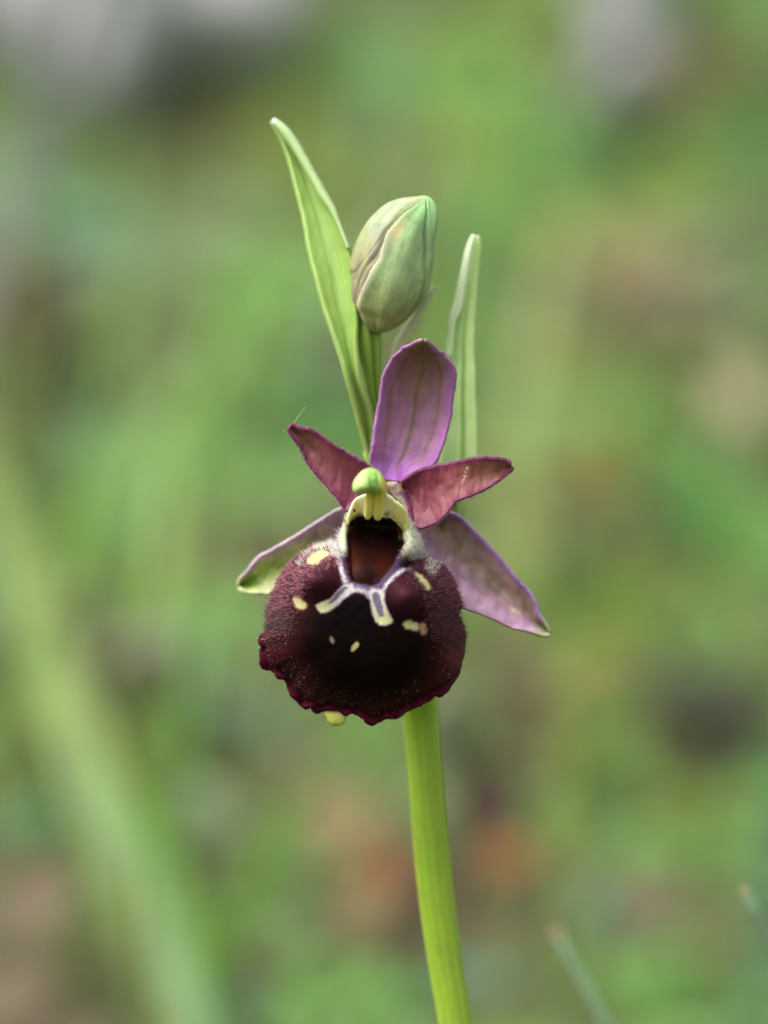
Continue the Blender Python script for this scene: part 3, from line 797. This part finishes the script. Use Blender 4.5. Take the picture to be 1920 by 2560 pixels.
# right lateral sepal: upper edge / lower edge
rl = z1([(1010, 470), (1090, 482), (1150, 500), (1220, 570), (1290, 640), (1370, 730), (1440, 820), (1500, 880), (1540, 940), (1550, 1000), (1590, 1050), (1612, 1095)])
rr = z1([(900, 600), (930, 720), (1000, 850), (1090, 930), (1170, 972), (1280, 1012), (1370, 1052), (1430, 1082), (1460, 1085), (1520, 1096), (1570, 1117), (1606, 1112)])
def rs_c(u, v, x, y):
    c = mixc(A(152, 108, 134), A(174, 132, 156), sstep(.1, .6, v))
    c = mixc(c, A(122, 112, 70), sstep(.6, .9, np.cos(u * 38 + 2 * np.sin(v * 5))) * .35 * sstep(.95, .6, v))
    band = np.exp(-((u - .36) / .18) ** 2)
    c = mixc(c, A(138, 120, 90), band * .75)
    c = mixc(c, A(182, 170, 150), sstep(.52, .68, fbm(x / 9 + 4, y / 9)) * .22)
    c = mixc(c, A(168, 146, 128), np.exp(-((u - .14) / .07) ** 2) * .6)
    c = mixc(c, A(150, 112, 172), sstep(.09, .0, u) * .8)
    c = mixc(c, A(184, 146, 174), sstep(.6, .85, u) * .6)
    c = mixc(c, A(150, 154, 106), sstep(.86, .98, v))
    c = mixc(c, A(208, 190, 150), np.exp(-((u - .60) / .05) ** 2 - ((v - .74) / .035) ** 2) * sstep(.45, .6, fbm(x / 5, y / 5) * 1.3))
    return c * (1 + .45 * (fbm(x / 20, y / 20) - .47))[..., None]
o, pp_ = side_sep("right lateral sepal, mauve with an olive brown band, spreading downward", rl, rr, lambda u, v, x, y: 2.6 + .6 * v + 1.5 * np.abs(2 * u - .8) ** 1.5 * -.6 + .3 * np.sin(u * 6), rs_c, 21)
petal_fuzz(o, pp_, 600, 120, (206, 184, 206), (200, 176, 200), .07, .09)
ll = z1([(640, 470), (545, 462), (500, 490), (420, 540), (330, 600), (260, 640), (190, 680), (130, 710), (80, 780), (38, 820), (28, 856)])
lr = z1([(660, 640), (560, 720), (430, 820), (330, 870), (260, 900), (190, 902), (110, 898), (60, 890), (34, 870)])
def ls_c(u, v, x, y):
    c = mixc(A(150, 116, 140), A(180, 172, 150), sstep(.3, .8, v))
    c = mixc(c, A(140, 162, 62), np.exp(-((u - .5) / .38) ** 2) * sstep(.1, .5, v))
    c = mixc(c, A(104, 150, 26), np.exp(-((u - .5) / .34) ** 2) * sstep(.7, .95, v) * .9)
    c = mixc(c, A(176, 146, 178), sstep(.22, .02, u) * .85 * sstep(1, .85, v))
    c = mixc(c, A(192, 180, 176), sstep(.50, .66, fbm(x / 9 + 4, y / 9)) * .5)
    c = mixc(c, A(186, 192, 140), sstep(.8, 1, u) * .6 + sstep(.97, 1, v) * .5)
    return c * (1 + .35 * (fbm(x / 22, y / 22) - .47))[..., None]
side_sep("left lateral sepal, greenish towards its tip, half hidden behind the lip", ll, lr, lambda u, v, x, y: 3.2 + 2.4 * v - 1.2 * np.abs(2 * u - .9) ** 1.5, ls_c, 25)

# petals
pl_up = z3([(700, 960), (640, 905), (630, 890), (560, 850), (500, 815), (440, 775), (405, 767), (370, 730), (310, 692), (240, 650), (210, 655), (165, 640), (145, 623), (125, 626)])
pl_lo = z3([(640, 1090), (560, 1150), (487, 1206), (440, 1130), (380, 1060), (310, 980), (250, 910), (215, 850), (185, 780), (150, 720), (112, 685), (103, 655), (110, 640)])
def petal_c(u, v, x, y):
    c = mixc(A(116, 40, 60), A(138, 82, 76), sstep(.15, .85, v))
    e = edge_mix(u)
    c = mixc(c, A(108, 18, 76), sstep(.44, .0, e) * .75)
    c = mixc(c, A(104, 60, 62), np.exp(-((u - .45) / .05) ** 2) * .25)
    c = mixc(c, A(112, 28, 80), sstep(.955, 1, v) * .9)
    return c * (1 + .2 * (fbm(x / 16, y / 16) - .47))[..., None]
o, pp_ = blade("petal", pl_up, pl_lo, 90, 34, lambda u, v, x, y: .4 - .6 * v + .5 * np.sin(np.pi * u) - .3 * v * v + .25 * np.sin(v * 7 + u * 3), petal_c, PETAL, .22 * MM, jag=2.6, seed=41, wrinkle=.4)
o["label"] = "left reddish purple petal pointing up and outward"
petal_fuzz(o, pp_, 900, 620, (216, 158, 168), (206, 150, 190), .13, .24)
pr_up = z3([(835, 1000), (880, 962), (940, 927), (980, 907), (1060, 892), (1130, 880), (1200, 865), (1280, 847), (1350, 836), (1420, 838), (1480, 845), (1528, 855), (1548, 880)])
pr_lo = z3([(850, 1060), (872, 1135), (900, 1230), (930, 1290), (960, 1306), (1020, 1292), (1080, 1260), (1130, 1210), (1178, 1152), (1190, 1124), (1270, 1098), (1330, 1075), (1400, 1040), (1470, 995), (1520, 950), (1556, 920), (1558, 900)])
def petal_r(u, v, x, y):
    c = mixc(A(118, 40, 56), A(142, 88, 76), sstep(.2, .9, v))
    e = edge_mix(u)
    c = mixc(c, A(110, 18, 76), sstep(.42, .0, e) * .75)
    for k in (.3, .5, .7): c = mixc(c, A(100, 48, 52), np.exp(-((u - k) / .035) ** 2) * .22)
    c = mixc(c, A(104, 34, 70), sstep(.96, 1, v) * .9)
    sc = np.exp(-((x - (1169 - (y - 1165) * .25)) / 3.5) ** 2) * ((y > 1160) & (y < 1208))
    c = mixc(c, A(222, 200, 160), sc * sstep(.4, .55, fbm(x / 4, y / 4)))
    return c * (1 + .2 * (fbm(x / 16, y / 16) - .47))[..., None]
o, pp_ = blade("petal", pr_up, pr_lo, 110, 40, lambda u, v, x, y: .5 - .9 * v + .5 * np.sin(np.pi * u) + .3 * np.sin(v * 6 + u * 2), petal_r, PETAL, .22 * MM, jag=2.6, seed=47, wrinkle=.4)
o["label"] = "right reddish purple petal with a pale scar, pointing outward"
petal_fuzz(o, pp_, 1300, 800, (216, 158, 160), (206, 150, 190), .13, .24)

# ---- lip
LC = z5([(830, 640)])[0]
lip_out = z5([(732, -198), (696, -154), (674, -68), (640, 20), (630, 52), (560, 45), (480, 60), (400, 90), (320, 150), (260, 210), (210, 280), (170, 360), (135, 440), (110, 520), (100, 600), (104, 668),
              (95, 690), (50, 725), (35, 765), (54, 810), (50, 860), (60, 920), (85, 970), (130, 965), (170, 990), (190, 1030), (235, 1045), (260, 1090), (275, 1140), (310, 1180), (345, 1220), (370, 1250), (400, 1252), (438, 1240), (450, 1270), (472, 1290), (495, 1265),
              (530, 1262), (600, 1275), (690, 1300), (740, 1290), (770, 1310), (805, 1325), (840, 1358), (885, 1378), (925, 1350), (990, 1320), (1050, 1325), (1110, 1285), (1170, 1255), (1220, 1240), (1260, 1215), (1330, 1160), (1385, 1157), (1430, 1130), (1450, 1085), (1490, 1045), (1525, 985), (1535, 920), (1550, 830), (1556, 720), (1545, 660), (1510, 590), (1492, 550),
              (1530, 515), (1515, 450), (1480, 350), (1440, 260), (1380, 205), (1310, 175), (1245, 168), (1243, 119), (1214, 3), (1149, -96), (1091, -198), (919, -241)])
dv = lip_out - LC
ang = np.arctan2(dv[:, 0], -dv[:, 1]) % (2 * np.pi)          # 0 = up, clockwise
rad = np.hypot(*dv.T); od = np.argsort(ang); ang = ang[od]; rad = rad[od]
NA, NR = 760, 120
th = np.linspace(0, 2 * np.pi, NA, endpoint=False)
RO = np.interp(th, np.r_[ang[-1] - 2 * np.pi, ang, ang[0] + 2 * np.pi], np.r_[rad[-1], rad, rad[0]])
RS = RO.copy()
ker = np.exp(-np.linspace(-2.2, 2.2, 61) ** 2); ker /= ker.sum()
RS = np.convolve(np.r_[RS[-30:], RS, RS[:30]], ker, 'valid')
k3 = np.array([.25, .5, .25]); RO = np.convolve(np.r_[RO[-1:], RO, RO[:1]], k3, 'valid')
RO = RO * (1 + .030 * (fbm(th * 16, th * 0 + 5) - .47) * sstep(R(100), R(130), th) * sstep(R(280), R(255), th))
RO = RO * (1 - .028 * (1 - sstep(R(100), R(130), th) * sstep(R(275), R(250), th)) * sstep(R(40), R(50), th) * sstep(R(344), R(336), th))
rr_ = np.linspace(0, 1, NR) ** .85
TH, RR = np.meshgrid(th, rr_, indexing='xy')                  # (NR, NA)
lw = sstep(R(105), R(135), TH) * sstep(R(275), R(250), TH)    # the flared lower margin
w_edge = sstep(.55, 1, RR)
RAD = RR * (RS[None] * (1 - w_edge) + RO[None] * w_edge)
LX = LC[0] + np.sin(TH) * RAD; LY = LC[1] - np.cos(TH) * RAD
Q5x = (LX - 630) / .3436; Q5y = (LY - 1340) / .3436           # zoom-5 coordinates of every lip point
Q = np.stack([Q5x, Q5y], -1)
basal = z4([(258, 870), (250, 1000), (236, 1060), (250, 1300), (258, 1600), (300, 1680), (450, 1722), (600, 1742), (680, 1705), (800, 1560), (900, 1400), (960, 1290), (1022, 1150), (1000, 1080), (1012, 1000), (960, 900), (850, 805), (600, 780), (400, 780)])
bs = sdf(np.stack([LX, LY], -1), basal)                        # px
f = .08 * lw
rq = RR / (1 - f)
H = 3.9
dome = -H * np.sqrt(np.clip(1 - (.985 - .12 * lw) * np.clip(rq, 0, 1) ** 2.7, 0, 1)) + H * .25
flare = np.clip(rq - 1, 0, 1) / .087
y_lip = dome + lw * (-.25 * flare + .22 * sstep(.90, 1, RR) * np.sin(TH * 31 + 4 * fbm(TH * 6, TH * 0 + 3)) * (.3 + 1.4 * fbm(TH * 4, TH * 0 + 8)))
y_lip += 2.2 * sstep(330, -150, Q5y) - np.where(Q5x < 860, 1.2, 2.0) * sstep(240, 100, Q5y) * sstep(0, 10, bs) * sstep(46, 14, bs)
y_lip += 2.0 * sstep(10, -42, bs) * sstep(1700, 900, (LY - 1140) / .1899 + 200) + .5 * sstep(6, -14, bs)
y_lip += -1.5 * np.exp(-((Q5x - 470) / 125) ** 2 - ((Q5y - 310) / 110) ** 2) - 1.5 * np.exp(-((Q5x - 1130) / 125) ** 2 - ((Q5y - 430) / 130) ** 2)
y_lip += .06 * (fbm(LX / 18, LY / 18) - .47)
LPOS = P(LX, LY, y_lip * MM)

# markings
ln_left = [(560, 152), (610, 140), (640, 150), (636, 200), (652, 290), (678, 352)]
ln_right = [(1190, 300), (1140, 258), (1090, 262), (1035, 308), (985, 362), (952, 420)]
ln_mid = [(690, 372), (765, 392), (830, 408), (862, 452)]
armL = [(470, 495), (490, 540), (520, 563), (600, 522), (690, 435), (775, 398), (705, 352), (645, 362), (600, 430), (540, 467)]
inL = [(545, 497), (600, 425), (645, 372), (700, 368), (690, 385), (640, 442), (590, 487)]
armR = [(838, 392), (866, 480), (886, 590), (905, 628), (945, 650), (1032, 630), (992, 540), (968, 470), (972, 410), (930, 392)]
inR = [(868, 418), (896, 520), (926, 590), (972, 582), (952, 500), (934, 420), (900, 404)]
haze_l = [(690, -20), (655, 90), (645, 200), (668, 300), (690, 352), (780, 372), (880, 385), (950, 360), (1020, 290), (1070, 220), (1085, 160)]
spots = [[(312, 450), (360, 452), (412, 500), (368, 540), (322, 502)], [(1122, 598), (1218, 648), (1206, 684), (1098, 662)], [(1222, 630), (1256, 650), (1252, 715), (1222, 706)],
         [(405, 210), (440, 152), (530, 133), (572, 148), (505, 188), (492, 216), (440, 222)], [(1172, 288), (1222, 298), (1284, 372), (1262, 406), (1222, 350)]]
nz = fbm(LX / 5, LY / 5); nz2 = fbm(LX / 14 + 5, LY / 14)
J = (nz - .47) * 20 + (fbm(LX / 2.2, LY / 2.2, 2) - .37) * 16                                            # frayed edge of the marks, zoom px
cen = np.hypot((Q5x - 830) / 560, (Q5y - 800) / 470)
C = mixc(np.broadcast_to(A(12, 5, 5), LX.shape + (3,)), A(52, 18, 21), sstep(.62, 1.08, cen))
C = mixc(C, A(66, 12, 30), lw * sstep(.91 - .06 * np.exp(-((TH - R(252)) / .25) ** 2), .99, RR + .10 * (nz2 - .47)) * .95)
lobes = np.exp(-((Q5x - 490) / 120) ** 2 - ((Q5y - 300) / 110) ** 2) + np.exp(-((Q5x - 1110) / 120) ** 2 - ((Q5y - 440) / 150) ** 2)
C = mixc(C, A(66, 30, 44), np.clip(lobes, 0, 1) * .85)
up_side = sstep(.70, .9, RR) * (1 - lw)
C = mixc(C, A(86, 42, 48), up_side)
C = mixc(C, A(84, 70, 96), sstep(46, 8, seg_dist(Q, haze_l) + J) * .8)
C = mixc(C, A(150, 112, 118), sstep(34, 4, seg_dist(Q, [(560, 160), (610, 140), (640, 180)]) + J) * .8)
cream = A(200, 198, 148); lav = A(116, 104, 124); gw = A(196, 188, 184)
for pl_, wd in ((ln_left, 19), (ln_right, 14), (ln_mid, 16)):
    dd = seg_dist(Q, pl_) + J
    C = mixc(C, A(128, 112, 142), sstep(wd + 14, wd, dd) * .75)
    C = mixc(C, gw, sstep(wd + 4, wd - 12, dd))
for arm, inn in ((armL, inL), (armR, inR)):
    da = sdf(Q, rnd(arm)) - 3 + J * .8; di = sdf(Q, rnd(inn)) + J * .8
    C = mixc(C, A(120, 96, 124), sstep(14, 2, da) * .7)
    tipw = sstep(470, 560, Q5y)[..., None] if arm is armR else sstep(640, 540, Q5x)[..., None]
    C = mixc(C, gw * (1 - tipw) + cream * tipw, sstep(8, -9, da))
    C = mixc(C, gw, sstep(12, 2, di) * (1 - tipw[..., 0] * .5))
    C = mixc(C, lav, sstep(3, -6, di))
for k, sp_ in enumerate(spots):
    dd = sdf(Q, rnd(sp_)) - 5 + J
    C = mixc(C, A(96, 66, 70), sstep(24, 0, dd) * .6)
    C = mixc(C, A(150, 120, 92) if k == 2 else A(188, 184, 126), sstep(15, -12, dd))
C = mixc(C, A(150, 138, 112), sstep(1.25, .7, np.hypot(((Q5x - 585) + (Q5y - 755) * -.3) / 17, (Q5y - 755) / 28) + J * .02) * .8)
C = mixc(C, A(176, 164, 108), sstep(1.2, .75, np.hypot(((Q5x - 750) + (Q5y - 800) * .45) / 25, (Q5y - 800) / 36) + J * .02))
# throat: olive at the top, dark red-brown below, paler green neck walls
zx = (LX - 820) / .1899; zy = (LY - 1140) / .1899
th_c = mixc(np.broadcast_to(A(24, 8, 8), LX.shape + (3,)), A(66, 20, 6), np.exp(-((zx - 350) / 110) ** 2 - ((zy - 1450) / 230) ** 2) * .8 + np.exp(-((zx - 720) / 150) ** 2 - ((zy - 1480) / 170) ** 2) * .75)
th_c = mixc(th_c, A(34, 34, 10), sstep(1060, 930, zy))
th_c = mixc(th_c, A(104, 108, 34), np.clip(np.exp(-((zx - 680) / 90) ** 2 - ((zy - 945) / 36) ** 2) + np.exp(-((zx - 300) / 60) ** 2 - ((zy - 950) / 60) ** 2) + np.exp(-((zx - 960) / 40) ** 2 - ((zy - 1080) / 50) ** 2), 0, 1) * sstep(.3, .6, nz2 * 1.2) * .9)
th_c = mixc(th_c, A(104, 34, 20), np.clip(sstep(900, 840, zy) * sstep(450, 380, zx) + sstep(900, 940, zx) * sstep(1060, 1000, zy), 0, 1) * .8)
neck = sstep(175, 95, Q5y) * sstep(.5, .7, RR) * sstep(2, 6, bs)
C = mixc(C, A(206, 210, 170), neck)
C = mixc(C, th_c, sstep(2, -4, bs + J * .3))
C = C * (1 + .30 * (fbm(LX / 3, LY / 3, 2) - .37))[..., None]
LIP = attr_mat("lip_velvet", rough=.36, sss=.0, sscale=.0003, bump=.22, bscale=13000, vary=.10, spec=.04)
lf_ = grid_faces(NR, NA, True)
lip = mesh_obj("lip", LPOS, lf_, LIP, root, lin(np.clip(C, 0, 255)), np.stack([TH / 6.283, RR], -1))
solidify(lip, .35 * MM)
lip["label"] = "dark maroon furry lip with a cream and lavender pattern"

# lip fur
def lip_fur():
    n = 34000
    a = rng.random(n) * 2 * np.pi; r = np.sqrt(rng.uniform(.30, 1, n))
    j = (a / (2 * np.pi) * NA).astype(int) % NA; i = np.clip(np.searchsorted(rr_, r), 1, NR - 2)
    ad = np.degrees(a)
    q5 = Q[i, j]; b = bs[i, j]
    lwv = lw[i, j]
    left = sstep(246, 276, ad) * sstep(352, 340, ad); right = sstep(32, 42, ad) * sstep(112, 92, ad)
    neckm = ((ad > 335) | (ad < 42)) & (q5[:, 1] < 175)
    inner = np.where(lwv > .5, .66, np.where(right > .3, .66, .74))
    rim = np.where(lwv > .3, sstep(1.0, .90, r), 1)
    pr = np.clip(left + right, 0, 1) * sstep(inner - .12, inner + .06, r) + lwv * sstep(.56, .84, r) * rim * np.where(ad > 195, .85, .5) + neckm * 1.0 * sstep(.62, .8, r)
    pr = np.where(b < 8, 0, pr)
    for sp_ in spots: pr = np.where(sdf(q5, sp_) < 12, 0, pr)
    keep = rng.random(n) < pr
    a, r, j, i, ad, q5, lwv, neckm = a[keep], r[keep], j[keep], i[keep], ad[keep], q5[keep], lwv[keep], neckm[keep]
    k = len(a)
    nr = normals(LPOS); root_p = LPOS[i, j] + rng.normal(0, .02 * MM, (k, 3))
    out = np.stack([np.sin(a), 0 * a, np.cos(a)], -1)
    nrm = nr[i, j]
    d = out * np.where(lwv > .3, .95, .75)[:, None] + nrm * np.where(lwv > .3, .30, .85)[:, None] + rng.normal(0, .16, (k, 3))
    d[:, 2] -= np.where(neckm, 0, .12)
    ln = (.44 - .20 * sstep(.1, .9, lwv)) * rng.uniform(.6, 1.25, k)
    ln = np.where(neckm, .5 * rng.uniform(.6, 1.2, k), ln)
    c = np.tile(A(156, 90, 106), (k, 1))
    L_ = (ad > 180)
    c[L_] = A(198, 126, 142)  # left fur lighter and pinker: highlight from upper left painted into hair colour
    t = sstep(296, 258, ad)
    c[L_] = mixc(c, A(120, 92, 92), t)[L_]
    c[~L_] = mixc(c, A(112, 58, 62), sstep(70, 105, ad))[~L_]
    lowm = lwv > .45; c[lowm] = A(78, 42, 38)
    gl = lowm & (rng.random(k) < np.where(ad > 200, .55, .28)); c[gl] = A(190, 156, 150)  # scattered pale hairs: silvery glints painted as hair colour
    pin = lowm & (np.abs(q5[:, 0] - 620) < 150) & (q5[:, 1] > 1080); c[pin] = A(140, 86, 84)
    wp = np.where(neckm, 1.0, 0.0) + sstep(46, 14, seg_dist(q5, [(640, 60), (570, 62), (490, 84)])) + .8 * sstep(40, 12, seg_dist(q5, [(420, 150), (370, 215)])) + sstep(78, 30, np.hypot((q5[:, 0] - 1292), (q5[:, 1] - 230) * .8))
    white = rng.random(k) < wp
    wv = white & (rng.random(k) < .92)
    c[wv] = A(238, 232, 226)
    c *= np.where(rng.random((k, 1)) < .45, rng.uniform(.32, .6, (k, 1)), rng.uniform(.9, 1.25, (k, 1)))
    c[wv] = A(240, 236, 230) * rng.uniform(.86, 1.04, (int(wv.sum()), 1))
    hairs("fur", root_p, d, ln * MM, .020 * MM * rng.uniform(.7, 1.25, k), np.clip(c, 0, 250), HAIR, lip, bend=rng.normal(0, .16, (k, 3)) + [0, 0, -.12])
lip_fur()

# pale fleshy appendage under the lip
def pillow(name, outline, y0, front, back, cfun, mat, parent, n=14, m=64, pw=2.2, ridge=None):
    o = np.asarray(outline, float); cc = o.mean(0)
    o = resample(np.r_[o, o[:1]], m + 1, 2)[:-1]
    rr = np.linspace(0, 1, n)
    def side(h):
        q = cc + (o - cc)[None] * rr[:, None, None]
        y = y0 + h * np.sqrt(np.clip(1 - rr ** pw, 0, 1))[:, None] + 0 * q[..., 0]
        return q, y
    qf, yf = side(-front); qb, yb = side(back)
    q = np.concatenate([qf, qb[::-1]]); y = np.concatenate([yf, yb[::-1]])
    if ridge is not None: y[:n] += ridge(q[:n, :, 0], q[:n, :, 1]) * (1 - rr[:, None] ** 4)
    pos = P(q[..., 0], q[..., 1], y * MM)
    col = lin(np.clip(cfun(q[..., 0], q[..., 1], y), 0, 255))
    F = grid_faces(2 * n, m, True)
    return mesh_obj(name, pos, F, mat, parent, col, q / 100)
FLESH = attr_mat("pale_flesh", rough=.7, spec=.2, sss=.6, sscale=.0006, bump=.12, bscale=5000, vary=.06)
pillow("appendage", z5([(512, 1262), (518, 1306), (536, 1318), (545, 1352), (565, 1366), (584, 1386), (612, 1380), (648, 1384), (684, 1348), (694, 1300), (650, 1262), (580, 1240)]), -.35, .45, .5,
       lambda x, y, d: mixc(mixc(A(196, 202, 84), A(206, 210, 132), fbm(x / 9, y / 9)), A(150, 92, 80), sstep(1786, 1776, y) * .7), FLESH, lip)

# ---- column: pale arch over the throat, two pouches, green anther cap
ao = z4([(256, 900), (268, 800), (300, 680), (330, 600), (400, 545), (480, 510), (600, 470), (740, 480), (850, 560), (960, 640), (1022, 700), (1052, 800), (1056, 900), (1036, 1000), (1012, 1072)])
ai = z4([(262, 875), (274, 815), (340, 775), (410, 735), (450, 742), (500, 790), (600, 740), (700, 790), (800, 800), (850, 812), (880, 845), (930, 890), (980, 945), (1010, 985), (1004, 1062)])
col_o, _ = blade("column", ao, ai, 90, 16, lambda u, v, x, y: -1.5 * np.sin(np.pi * v) - .4 - .1 * np.sin(np.pi * np.clip(u, 0, 1)) + .9 * u,
      lambda u, v, x, y: mixc(mixc(A(226, 224, 178), A(208, 210, 134), sstep(.45, .9, v)), A(206, 200, 140), u * .4) * (1 - .45 * sstep(.5, .62, fbm(x / 7 + 3, y / 7)) * sstep(.45, 1, u))[..., None], FLESH, .22 * MM, jag=3.0, seed=61, wrinkle=.12)
col_o["label"] = "pale yellow green column arching over the dark throat"
pillow("dark_speck", z4([(335, 700), (350, 690), (366, 715), (358, 738), (338, 740), (332, 722)]), -1.55, .25, .5, lambda x, y, d: np.broadcast_to(A(34, 16, 12), x.shape + (3,)), FLESH, col_o, n=6, m=16)
tube_edges("pouch", z4([(500, 430), (495, 560), (478, 700), (470, 780), (488, 825), (520, 838)]), z4([(600, 430), (602, 560), (600, 700), (582, 780), (556, 825), (534, 838)]), lambda v: -4.2 + 1.9 * v, .9, 40, 20,
           lambda v, ph: mixc(A(206, 200, 84), A(220, 212, 138), v), FLESH, parent=col_o)
tube_edges("pouch", z4([(612, 430), (612, 560), (602, 700), (596, 790), (618, 840), (650, 852)]), z4([(735, 430), (735, 560), (722, 700), (716, 790), (700, 836), (668, 852)]), lambda v: -4.2 + 1.9 * v, .9, 40, 20,
           lambda v, ph: mixc(A(196, 192, 72), A(222, 212, 132), v), FLESH, parent=col_o)
tube_path("column_neck", [P(*z4([(610, 400)])[0], -3.8 * MM), P(*z4([(640, 470)])[0], -2.4 * MM), P(*z4([(665, 500)])[0], -.6 * MM), P(*z4([(700, 510)])[0], 1.6 * MM)], np.array([.5, .55, .65, .8]) * MM, FLESH, lambda v, f: mixc(A(190, 190, 84), A(140, 120, 92), sstep(.3, .7, v)), col_o)
def cap_c(x, y, d):
    u = (x - (820 + 315 * .1899)) / (450 * .1899); w = (y - (1140 + 155 * .1899)) / (335 * .1899)
    c = mixc(np.broadcast_to(A(146, 188, 96), x.shape + (3,)), A(184, 206, 134), sstep(.5, .3, u))  # left facet painted paler, as light catching one side of the keel
    c = mixc(c, A(206, 190, 92), sstep(.72, .92, u) * sstep(.2, .6, w))
    return mixc(c, A(150, 194, 90), sstep(.8, 1, w) * .5)
pillow("anther_cap", z4([(540, 155), (450, 188), (390, 250), (332, 330), (315, 400), (320, 455), (340, 490), (450, 496), (550, 480), (640, 496), (710, 496), (748, 470), (766, 400), (757, 330), (720, 250), (660, 180), (600, 158)]), -4.6, 1.4, 1.6, cap_c, FLESH, col_o, n=26, m=90, pw=2.0,
       ridge=lambda x, y: -.45 * np.exp(-np.abs(x - 917 - (y - 1185) * .12) / 7) + .30 * np.exp(-((x - 945 - (y - 1200) * .1) / 4) ** 2) + .25 * (fbm(x / 9, y / 9) - .47))
# hairy shoulder between column and right petal
pillow("column_base", z4([(770, 350), (830, 330), (920, 340), (960, 420), (1010, 560), (1060, 700), (1090, 820), (1040, 800), (960, 690), (860, 590), (770, 480)]), .7, .3, .5,
       lambda x, y, d: mixc(mixc(A(112, 92, 78), A(170, 150, 130), sstep(.35, .6, fbm(x / 6, y / 6))), A(214, 206, 190), sstep(1225, 1270, y) * .6), PETAL, col_o)
# one loose hair caught on the left petal's tip
tube_path("loose_hair", [P(708, 1075, 0), P(716, 1090, .2 * MM), P(735, 1055, 1 * MM), P(765, 1015, 2 * MM)], np.array([.012, .014, .012, .008]) * MM, HAIR, lambda v, f: np.broadcast_to(A(214, 214, 190), v.shape + (3,)), root, m=5, n=16)

# ------------------------------------------------------------------ labels: each background thing is told by its nearest landmarks
bpy.context.view_layer.update()
tops = [o for o in COL.objects if o.parent is None and "category" in o]
short = {"dead leaf": lambda o: {"tan": "tan", "rus": "rusty", "dar": "dark brown", "ble": "bleached", "dul": "reddish", "och": "ochre"}[o["label"][:3]] + " dead leaf", "stone": lambda o: o["label"].split()[0] + " pale stone"}
marks = [(o.matrix_world.translation.copy() if o["category"] != "dead leaf" else o.matrix_world @ Vector((.5, 0, 0)), short[o["category"]](o), o) for o in tops if o["category"] in short]
def art(t): return ("an " if t[0] in "aeiou" else "a ") + t
new = {}
for o in tops:
    if o["category"] not in ("plant", "dead leaf"): continue
    c = o.matrix_world.translation if o["category"] == "plant" else o.matrix_world @ Vector((.5, 0, 0))
    near = sorted(((c - m[0]).length, m[1]) for m in marks if m[2] is not o)
    a = near[0][1]; b = next(t for _, t in near if t != a)
    base = o["label"].split(" on the bank")[0].replace(" lying curled", "").replace(" lying", "").replace("dull reddish brown", "dull reddish")
    new[o] = base + " between " + art(a) + " and " + art(b)
for o, t in new.items(): o["label"] = t
